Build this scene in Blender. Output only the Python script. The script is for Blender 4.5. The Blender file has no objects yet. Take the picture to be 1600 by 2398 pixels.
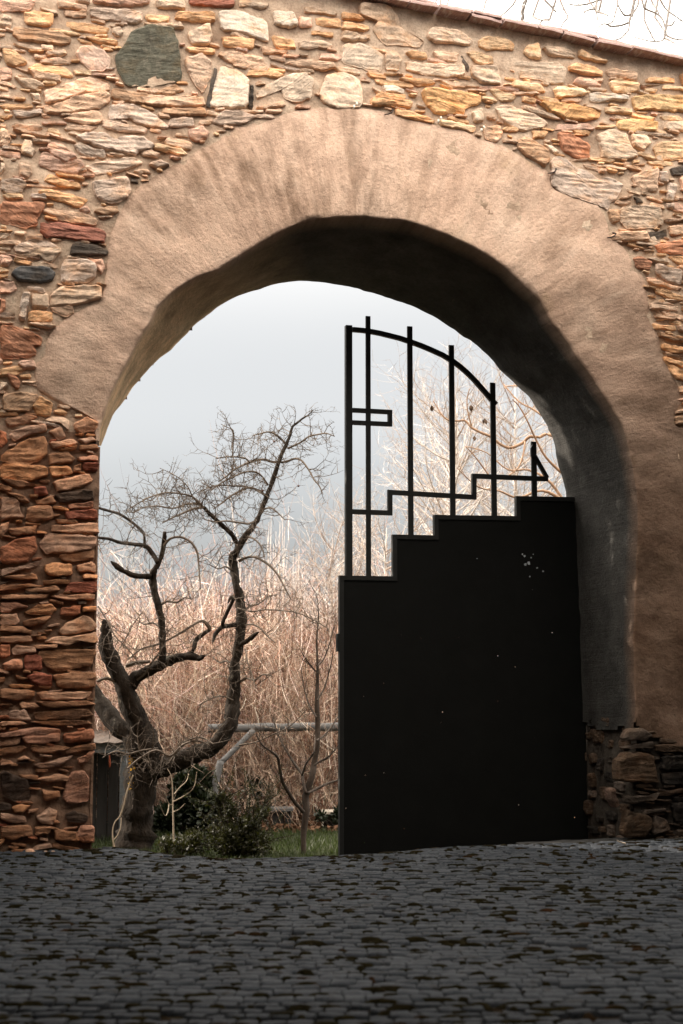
import bpy, bmesh, math, random
import numpy as np
from mathutils import Vector, noise

random.seed(7); np.random.seed(7)
S = bpy.context.scene
COL = S.collection
R = math.radians

# ------------------------------------------------------------------ camera
F = 3333.0                       # focal length in pixels of a 1600 x 2398 frame (50 mm on full frame)
PITCH = math.atan(401.0 / F)
CAMZ = 1.05
cam = bpy.data.cameras.new("camera"); cam_o = bpy.data.objects.new("camera", cam); COL.objects.link(cam_o)
cam.sensor_fit = 'HORIZONTAL'; cam.sensor_width = 24.0; cam.lens = 50.0
cam.clip_start = 0.1; cam.clip_end = 3000
cam_o.location = (0, 0, CAMZ); cam_o.rotation_euler = (math.pi / 2 + PITCH, 0, 0)
cam.dof.use_dof = True; cam.dof.focus_distance = 12.0; cam.dof.aperture_fstop = 2.8
S.camera = cam_o

# ------------------------------------------------------------------ light
SUN_EL, SUN_AZ = R(27), R(100)            # azimuth measured from +Y towards -X (left)
sv = Vector((-math.sin(SUN_AZ) * math.cos(SUN_EL), math.cos(SUN_AZ) * math.cos(SUN_EL), math.sin(SUN_EL)))
if True:
    a_ = R(20)                              # 20 degrees behind the picture's left side
    sv = Vector((-math.cos(a_) * math.cos(SUN_EL), math.sin(a_) * math.cos(SUN_EL), math.sin(SUN_EL)))
sun = bpy.data.lights.new("sun", 'SUN'); sun_o = bpy.data.objects.new("sun", sun); COL.objects.link(sun_o)
sun.energy = 5.0; sun.angle = R(0.5); sun.color = (1.0, 0.87, 0.73)
sun_o.location = (-8, 8, 14); sun_o.rotation_euler = sv.to_track_quat('Z', 'Y').to_euler()

W = bpy.data.worlds.new("World"); S.world = W; W.use_nodes = True
nt = W.node_tree; nt.nodes.clear()
def wn(t, **k):
    n = nt.nodes.new(t)
    for a, b in k.items(): setattr(n, a, b)
    return n
out = wn('ShaderNodeOutputWorld'); bg = wn('ShaderNodeBackground'); bg.inputs['Strength'].default_value = 0.1
sky = wn('ShaderNodeTexSky', sky_type='NISHITA', sun_disc=False, sun_elevation=SUN_EL,
         sun_rotation=math.atan2(sv.x, sv.y), air_density=1.0, dust_density=3.0, ozone_density=1.0)
tc = wn('ShaderNodeTexCoord'); sep = wn('ShaderNodeSeparateXYZ')
nt.links.new(tc.outputs['Generated'], sep.inputs[0])
# mist: grey near the ground, brighter the higher one looks (thinning fog over the valley)
ramp = wn('ShaderNodeValToRGB'); ramp.color_ramp.interpolation = 'B_SPLINE'
els = [(0.0, (2.0, 2.06, 2.1)), (0.09, (2.15, 2.2, 2.23)), (0.15, (3.3, 3.34, 3.36)), (0.19, (3.7, 3.72, 3.72)), (0.30, (3.7, 3.7, 3.68)),
       (0.40, (14, 13.3, 12.3)), (0.49, (34, 31.5, 28)), (0.64, (39, 35.4, 30.5)), (1.0, (36, 32.6, 28))]
cr = ramp.color_ramp
while len(cr.elements) < len(els): cr.elements.new(0.5)
for e, (p, c) in zip(cr.elements, els):
    e.position = p; e.color = (c[0] / 55, c[1] / 55, c[2] / 55, 1)
nz = wn('ShaderNodeTexNoise'); nz.inputs['Scale'].default_value = 2.2; nz.inputs['Detail'].default_value = 4
mp = wn('ShaderNodeMapping'); mp.inputs['Scale'].default_value = (1, 1, 2.5)
nt.links.new(tc.outputs['Generated'], mp.inputs[0]); nt.links.new(mp.outputs[0], nz.inputs['Vector'])
ma = wn('ShaderNodeMath', operation='MULTIPLY_ADD'); ma.inputs[1].default_value = 0.05; ma.inputs[2].default_value = -0.025
nt.links.new(nz.outputs['Fac'], ma.inputs[0])
ad = wn('ShaderNodeMath', operation='ADD'); nt.links.new(sep.outputs['Z'], ad.inputs[0]); nt.links.new(ma.outputs[0], ad.inputs[1])
nt.links.new(ad.outputs[0], ramp.inputs[0])
sc30 = wn('ShaderNodeVectorMath', operation='SCALE'); sc30.inputs['Scale'].default_value = 55
nt.links.new(ramp.outputs['Color'], sc30.inputs[0])
mx = wn('ShaderNodeMix', data_type='RGBA'); mx.inputs[0].default_value = 0.9
nt.links.new(sky.outputs[0], mx.inputs[6]); nt.links.new(sc30.outputs[0], mx.inputs[7])
nt.links.new(mx.outputs[2], bg.inputs['Color']); nt.links.new(bg.outputs[0], out.inputs[0])

S.view_settings.view_transform = 'Standard'; S.view_settings.look = 'None'
S.view_settings.exposure = 1.12; S.view_settings.gamma = 1.0
S.cycles.use_denoising = True
S.cycles.max_bounces = 6; S.cycles.diffuse_bounces = 4

# ------------------------------------------------------------------ picture geometry: pixel -> point in the place
cp, sp = math.cos(PITCH), math.sin(PITCH)
TH = R(14.6); D0 = 9.74                      # the wall recedes to the right
U = Vector((math.cos(TH), math.sin(TH), 0)); N = Vector((-math.sin(TH), math.cos(TH), 0)); O = Vector((0, D0, 0))
def ray(px, py):
    v = -(py - 1199.0)
    return Vector((px - 800.0, F * cp - v * sp, F * sp + v * cp))
def at(px, py, Y):
    d = ray(px, py); s = Y / d.y
    return Vector((d.x * s, Y, CAMZ + d.z * s))
def uz(px, py, t=0.0):                       # wall coordinates (u along the wall, z up) at depth t behind its front
    d = ray(px, py); s = (O + N * t).dot(N) / d.dot(N)
    P = Vector((d.x * s, d.y * s, 0)) - O
    return P.dot(U), CAMZ + d.z * s
def uvt(x, y):
    P = Vector((x, y, 0)) - O
    return P.dot(U), P.dot(N)
def lerp_tab(tab, x):
    if x <= tab[0][0]: return tab[0][1]
    for (a, b), (c, d) in zip(tab, tab[1:]):
        if x <= c: return b + (d - b) * (x - a) / (c - a)
    return tab[-1][1]
T0 = [(-3.5, 0.3), (-1.68, 0.10), (-1.2, -.70), (-.9, -1.0), (0, -1.0), (.6, -.8), (1.3, -.7), (4, -.7)]
AA = [(-3, .17), (.3, .17), (1.3, .16), (2.2, .15), (4, .14)]
GARDEN = -0.60
def ground_z(x, y):
    u, t = uvt(x, y)
    s = t - lerp_tab(T0, u)
    b = 0.012 * noise.noise(Vector((x * .8, y * .8, 3)))
    if s <= 0: return b
    r = s * s / 0.8 if s < .4 else s - .2
    A = lerp_tab(AA, u)
    if t > 1.4: A = A + (0.17 - A) * min(1, (t - 1.4) / 1.5)
    z = A * r
    k = -GARDEN
    z = z if z < k * .6 else k * .6 + k * .4 * (1 - math.exp(-(z - k * .6) / (k * .4)))
    return b - z

# ------------------------------------------------------------------ helpers
def link(o, parent=None):
    COL.objects.link(o)
    if parent is not None: o.parent = parent
    return o
def tag(o, label=None, cat=None, group=None, kind=None):
    if label: o['label'] = label
    if cat: o['category'] = cat
    if group: o['group'] = group
    if kind: o['kind'] = kind
    return o
def empty(name, loc=(0, 0, 0), rz=0.0):
    o = bpy.data.objects.new(name, None); o.location = loc; o.rotation_euler = (0, 0, rz); o.empty_display_size = .2
    return link(o)
def mesh_obj(name, verts, faces, mat, parent=None, smooth=False, cols=None):
    m = bpy.data.meshes.new(name)
    m.from_pydata([tuple(v) for v in verts], [], faces)
    if mat is not None: m.materials.append(mat)
    if smooth: m.polygons.foreach_set('use_smooth', [True] * len(m.polygons))
    if cols is not None:
        ca = m.color_attributes.new('col', 'FLOAT_COLOR', 'POINT')
        a = np.ones((len(verts), 4), dtype=np.float32); q_ = np.array(cols, dtype=np.float32); a[:, :q_.shape[1]] = q_
        ca.data.foreach_set('color', a.ravel())
    m.update()
    return link(bpy.data.objects.new(name, m), parent)
class MB:
    """collects shapes for ONE mesh"""
    def __init__(s): s.v = []; s.f = []; s.c = []
    def add(s, v, f, col=None):
        b = len(s.v); s.v.extend(v); s.f.extend([tuple(i + b for i in q) for q in f])
        if col is not None: s.c.extend([col] * len(v))
    def box(s, a, b, col=None):
        x0, y0, z0 = a; x1, y1, z1 = b
        s.add([(x0, y0, z0), (x1, y0, z0), (x1, y1, z0), (x0, y1, z0), (x0, y0, z1), (x1, y0, z1), (x1, y1, z1), (x0, y1, z1)],
              [(3, 2, 1, 0), (4, 5, 6, 7), (0, 1, 5, 4), (1, 2, 6, 5), (2, 3, 7, 6), (3, 0, 4, 7)], col)
    def tube(s, pts, rad, n=5, col=None, rough=0.0, cap=True):
        pts = [Vector(p) for p in pts]; k = len(pts); V = []
        ref = Vector((0.31, 0.17, 0.93)) if abs((pts[-1] - pts[0]).normalized().z) < .8 else Vector((1, 0.1, 0))
        for i, p in enumerate(pts):
            d = (pts[min(i + 1, k - 1)] - pts[max(i - 1, 0)])
            d = d.normalized() if d.length > 1e-9 else Vector((0, 0, 1))
            a = d.cross(ref); a = a.normalized() if a.length > 1e-6 else Vector((1, 0, 0)); b = d.cross(a)
            for j in range(n):
                t = 2 * math.pi * j / n
                q = math.cos(t) * a + math.sin(t) * b
                r = rad[i]
                if rough: r *= 1 + rough * noise.noise((p + q * r) * (0.55 / max(r, .02))) + rough * .6 * noise.noise((p + q * r) * (2.2 / max(r, .02))) + rough * .5 * noise.noise(Vector((q.x * 3.5, q.y * 3.5, (p.z + p.x) * 2.2)) * 1.6)
                V.append(p + q * r)
        Fc = []
        for i in range(k - 1):
            for j in range(n):
                j2 = (j + 1) % n
                Fc.append((i * n + j, i * n + j2, (i + 1) * n + j2, (i + 1) * n + j))
        if cap: Fc.append(tuple(range(n - 1, -1, -1))); Fc.append(tuple((k - 1) * n + j for j in range(n)))
        s.add([tuple(v) for v in V], Fc, col)
    def strip(s, poly, w, t0, t1, closed=False):
        """mitred flat bar of width w along a polyline in the (u, z) plane, from depth t0 to t1"""
        P = [Vector(p) for p in poly]; k = len(P); L = []; Rr = []
        for i in range(k):
            a = P[i - 1] if (i > 0 or closed) else None; c = P[(i + 1) % k] if (i < k - 1 or closed) else None
            d1 = (P[i] - a).normalized() if a is not None else (c - P[i]).normalized()
            d2 = (c - P[i]).normalized() if c is not None else d1
            n1 = Vector((-d1.y, d1.x)); n2 = Vector((-d2.y, d2.x)); m = (n1 + n2).normalized()
            q = w / 2 / max(.3, m.dot(n1))
            L.append(P[i] + m * q); Rr.append(P[i] - m * q)
        V = []
        for i in range(k):
            V += [(L[i].x, t0, L[i].y), (Rr[i].x, t0, Rr[i].y), (Rr[i].x, t1, Rr[i].y), (L[i].x, t1, L[i].y)]
        Fc = []
        for i in range(k if closed else k - 1):
            a, b = i * 4, ((i + 1) % k) * 4
            for j in range(4): Fc.append((a + j, a + (j + 1) % 4, b + (j + 1) % 4, b + j))
        if not closed: Fc += [(3, 2, 1, 0), ((k - 1) * 4, (k - 1) * 4 + 1, (k - 1) * 4 + 2, (k - 1) * 4 + 3)]
        s.add(V, Fc)
    def build(s, name, mat, parent=None, smooth=False):
        return mesh_obj(name, s.v, s.f, mat, parent, smooth, s.c if s.c else None)

# ------------------------------------------------------------------ materials
class NT:
    def __init__(s, name):
        s.m = bpy.data.materials.new(name); s.m.use_nodes = True; s.t = s.m.node_tree
        s.b = s.t.nodes['Principled BSDF']; s.out = s.t.nodes['Material Output']; s.tc = s.n('ShaderNodeTexCoord')
    def n(s, t, **k):
        x = s.t.nodes.new(t)
        for a, b in k.items(): setattr(x, a, b)
        return x
    def l(s, a, b): s.t.links.new(a, b)
    def map(s, scale=(1, 1, 1), src='Object'):
        m = s.n('ShaderNodeMapping'); m.inputs['Scale'].default_value = scale; s.l(s.tc.outputs[src], m.inputs[0]); return m.outputs[0]
    def noise(s, scale, detail=4, rough=.55, vec=None, dist=0):
        x = s.n('ShaderNodeTexNoise'); x.inputs['Scale'].default_value = scale; x.inputs['Detail'].default_value = detail
        x.inputs['Roughness'].default_value = rough; x.inputs['Distortion'].default_value = dist
        s.l(vec if vec is not None else s.tc.outputs['Object'], x.inputs['Vector']); return x.outputs['Fac']
    def ramp(s, src, stops):
        r = s.n('ShaderNodeValToRGB'); e = r.color_ramp.elements
        while len(e) < len(stops): e.new(.5)
        for q, (p, c) in zip(e, stops):
            q.position = p; q.color = (c, c, c, 1) if isinstance(c, (int, float)) else (*c, 1)
        s.l(src, r.inputs[0]); return r.outputs['Color']
    def mix(s, fac, a, b, mode='MIX'):
        m = s.n('ShaderNodeMix', data_type='RGBA', blend_type=mode)
        for sock, v in ((m.inputs[0], fac), (m.inputs[6], a), (m.inputs[7], b)):
            if hasattr(v, 'is_linked'): s.l(v, sock)
            elif isinstance(v, (int, float)): sock.default_value = v
            else: sock.default_value = (*v, 1)
        return m.outputs[2]
    def math(s, op, a, b=0.0, clamp=False):
        m = s.n('ShaderNodeMath', operation=op, use_clamp=clamp)
        for i, v in enumerate((a, b)):
            if hasattr(v, 'is_linked'): s.l(v, m.inputs[i])
            else: m.inputs[i].default_value = v
        return m.outputs[0]
    def attr(s, name='col', out='Color'):
        a = s.n('ShaderNodeAttribute', attribute_name=name); return a.outputs[out]
    def bump(s, h, strength=.5, dist=.01, prev=None):
        b = s.n('ShaderNodeBump'); b.inputs['Strength'].default_value = strength; b.inputs['Distance'].default_value = dist
        s.l(h, b.inputs['Height'])
        if prev is not None: s.l(prev, b.inputs['Normal'])
        return b.outputs['Normal']
    def done(s, col, rough=.9, normal=None, spec=.3, **k):
        i = s.b.inputs
        if hasattr(col, 'is_linked'): s.l(col, i['Base Color'])
        else: i['Base Color'].default_value = (*col, 1)
        if hasattr(rough, 'is_linked'): s.l(rough, i['Roughness'])
        else: i['Roughness'].default_value = rough
        i['Specular IOR Level'].default_value = spec
        for a, b in k.items(): i[a].default_value = b
        if normal is not None: s.l(normal, i['Normal'])
        return s.m

def stone_mat():
    q = NT('rubble_stone')
    c = q.attr(); al = q.attr('col', 'Alpha')
    vr = q.n('ShaderNodeVectorRotate', rotation_type='Y_AXIS'); q.l(q.tc.outputs['Object'], vr.inputs['Vector'])
    q.l(q.math('MULTIPLY', q.math('SUBTRACT', al, .42), 1.5), vr.inputs['Angle'])
    mpp = q.n('ShaderNodeMapping'); mpp.inputs['Scale'].default_value = (8, 8, 46); q.l(vr.outputs[0], mpp.inputs[0])
    lay = q.noise(1.0, 7, .68, mpp.outputs[0], .9)                # bedding layers, tilted differently in every stone
    fl = q.math('FRACT', q.math('MULTIPLY', al, 7.31))            # how layered the stone is
    pat = q.noise(9, 5, .6); fine = q.noise(70, 5, .7)
    c = q.mix(q.math('MULTIPLY', fl, .95), c, q.ramp(lay, [(.25, .6), (.5, 1.05), (.75, 1.45)]), 'MULTIPLY')
    c = q.mix(.8, c, q.ramp(pat, [(.3, .62), (.5, 1.0), (.7, 1.25)]), 'MULTIPLY')
    c = q.mix(.6, c, q.ramp(fine, [(.3, .55), (.5, 1.0), (.7, 1.3)]), 'MULTIPLY')
    oc = q.noise(5.5, 4, .6, q.map((1, 1, 1.7)))
    c = q.mix(q.math('MULTIPLY', q.ramp(oc, [(.50, 0.0), (.66, 1.0)]), .45), c, q.mix(1.0, c, (1.1, .74, .42), 'MULTIPLY'))
    li = q.noise(14, 6, .7)
    c = q.mix(q.math('MULTIPLY', q.ramp(li, [(.50, 0.0), (.66, 1.0)]), .62), c, q.mix(.12, q.mix(1.0, c, (1.55, 1.5, 1.48), 'MULTIPLY'), (.5, .4, .32)))
    dk = q.noise(22, 6, .75, q.map((1, 1, 2.4)))
    c = q.mix(q.math('MULTIPLY', q.ramp(dk, [(.27, 1.0), (.37, 0.0)]), .6), c, (.07, .05, .038))
    n1 = q.bump(q.math('MULTIPLY', lay, q.math('ADD', fl, .15)), 1.0, .030); n2 = q.bump(pat, .6, .025, n1); n3 = q.bump(fine, .55, .006, n2)
    return q.done(c, .92, n3, .2)
def mortar_mat():
    q = NT('lime_mortar')
    a = q.noise(6, 6, .65); b = q.noise(60, 6, .7); v = q.noise(1.3, 4, .6)
    c = q.ramp(a, [(.3, (.38, .27, .20)), (.55, (.54, .41, .31)), (.75, (.64, .52, .41))])
    c = q.mix(.7, c, q.ramp(b, [(.3, .55), (.5, 1.0), (.7, 1.25)]), 'MULTIPLY')
    c = q.mix(q.math('MULTIPLY', q.ramp(v, [(.5, 0.0), (.62, 1.0)]), .55), c, (.20, .12, .075))
    n = q.bump(a, .6, .03); n = q.bump(b, .8, .012, n)
    return q.done(c, .95, n, .15)
def plaster_mat():
    q = NT('arch_render')
    # polar coordinates round the arch centre, for rain streaks that run down the curve
    uc, zc = uz(830, 1010)
    sx = q.n('ShaderNodeSeparateXYZ'); q.l(q.tc.outputs['Object'], sx.inputs[0])
    du = q.math('SUBTRACT', sx.outputs['X'], uc); dz = q.math('SUBTRACT', sx.outputs['Z'], zc)
    ang = q.math('ARCTAN2', dz, du); rad = q.math('SQRT', q.math('ADD', q.math('MULTIPLY', du, du), q.math('MULTIPLY', dz, dz)))
    cb = q.n('ShaderNodeCombineXYZ'); q.l(q.math('MULTIPLY', ang, 7.0), cb.inputs[0]); q.l(q.math('MULTIPLY', rad, .9), cb.inputs[1])
    st = q.noise(1.6, 6, .62, cb.outputs[0], .35)
    cb2 = q.n('ShaderNodeCombineXYZ'); q.l(q.math('MULTIPLY', ang, 30.0), cb2.inputs[0]); q.l(q.math('MULTIPLY', rad, 3.0), cb2.inputs[1])
    st2 = q.noise(1.1, 5, .6, cb2.outputs[0])
    a = q.noise(2.0, 6, .6); b = q.noise(38, 8, .72); f = q.noise(160, 3, .7)
    c = q.ramp(a, [(.28, (.56, .385, .295)), (.5, (.64, .45, .345)), (.72, (.70, .52, .41))])
    c = q.mix(q.math('MULTIPLY', q.ramp(st, [(.49, 0.0), (.68, 1.0)]), .72), c, (.27, .175, .12))
    c = q.mix(q.math('MULTIPLY', q.ramp(st2, [(.45, 0.0), (.75, 1.0)]), .35), c, (.26, .185, .135))
    og = q.noise(1.7, 4, .6, q.map((1, 1, .8)))
    gs = q.noise(3.1, 7, .72, q.map((1, 1, .9))); c = q.mix(q.math('MULTIPLY', q.ramp(gs, [(.57, 0.0), (.72, 1.0)]), .5), c, (.24, .155, .105))
    c = q.mix(q.math('MULTIPLY', q.ramp(og, [(.58, 0.0), (.72, 1.0)]), .4), c, (.33, .24, .10))
    c = q.mix(.65, c, q.ramp(b, [(.25, .62), (.5, 1.0), (.75, 1.2)]), 'MULTIPLY')
    cb3 = q.n('ShaderNodeCombineXYZ'); q.l(q.math('MULTIPLY', ang, 70.0), cb3.inputs[0]); q.l(q.math('MULTIPLY', rad, 15.0), cb3.inputs[1])
    pit = q.noise(1.0, 5, .75, cb3.outputs[0])
    cb4 = q.n('ShaderNodeCombineXYZ'); q.l(q.math('MULTIPLY', ang, 18.0), cb4.inputs[0]); q.l(q.math('MULTIPLY', rad, 2.2), cb4.inputs[1])
    lt = q.noise(1.3, 5, .65, cb4.outputs[0], .3); c = q.mix(q.math('MULTIPLY', q.ramp(lt, [(.52, 0.0), (.72, 1.0)]), .35), c, (.74, .57, .46))
    c = q.mix(q.math('MULTIPLY', q.ramp(pit, [(.31, 1.0), (.37, 0.0)]), .75), c, (.10, .065, .045))
    sm = q.math('MULTIPLY', q.attr('stain', 'Fac'), q.ramp(q.noise(4.2, 7, .72), [(.34, .15), (.60, 1.0)]))
    sm = q.math('MULTIPLY', sm, q.ramp(st2, [(.32, .35), (.6, 1.0)]))
    c = q.mix(sm, c, q.mix(1.0, c, (.36, .32, .28), 'MULTIPLY'))
    dm = q.math('MULTIPLY', q.attr('dirt_and_shade', 'Fac'), q.ramp(q.noise(2.6, 6, .7), [(.30, .78), (.62, 1.0)]))  # patchy dirt plus the right pier's shade, put into the colour
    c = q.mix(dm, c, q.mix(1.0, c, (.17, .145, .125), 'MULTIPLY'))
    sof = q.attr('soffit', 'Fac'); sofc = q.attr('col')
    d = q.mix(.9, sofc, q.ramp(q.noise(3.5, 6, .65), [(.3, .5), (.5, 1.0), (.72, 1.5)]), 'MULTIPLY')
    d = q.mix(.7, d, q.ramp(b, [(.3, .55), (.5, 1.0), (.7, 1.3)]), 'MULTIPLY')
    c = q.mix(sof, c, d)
    hh = q.math('ADD', q.math('MULTIPLY', b, 1.0), q.math('MULTIPLY', pit, .8))
    n = q.bump(a, .35, .06); n = q.bump(hh, .8, .014, n); n = q.bump(f, .5, .004, n)
    return q.done(c, .93, n, .15)
def speck(name, base, var=.35, scale=20, rough=.85, bump=.4, spec=.3, src='Object', vscale=(1, 1, 1), dist=.01, patch=None):
    q = NT(name); v = q.map(vscale, src)
    a = q.noise(scale, 6, .65, v)
    c = q.mix(1.0, base, q.ramp(a, [(.25, 1 - var), (.5, 1.0), (.75, 1 + var)]), 'MULTIPLY')
    if patch:
        p = q.noise(patch[1], 5, .65, v); c = q.mix(q.ramp(p, [(patch[2], 0.0), (patch[2] + .09, 1.0)]), c, patch[0])
    return q.done(c, rough, q.bump(a, bump, dist), spec)

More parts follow.
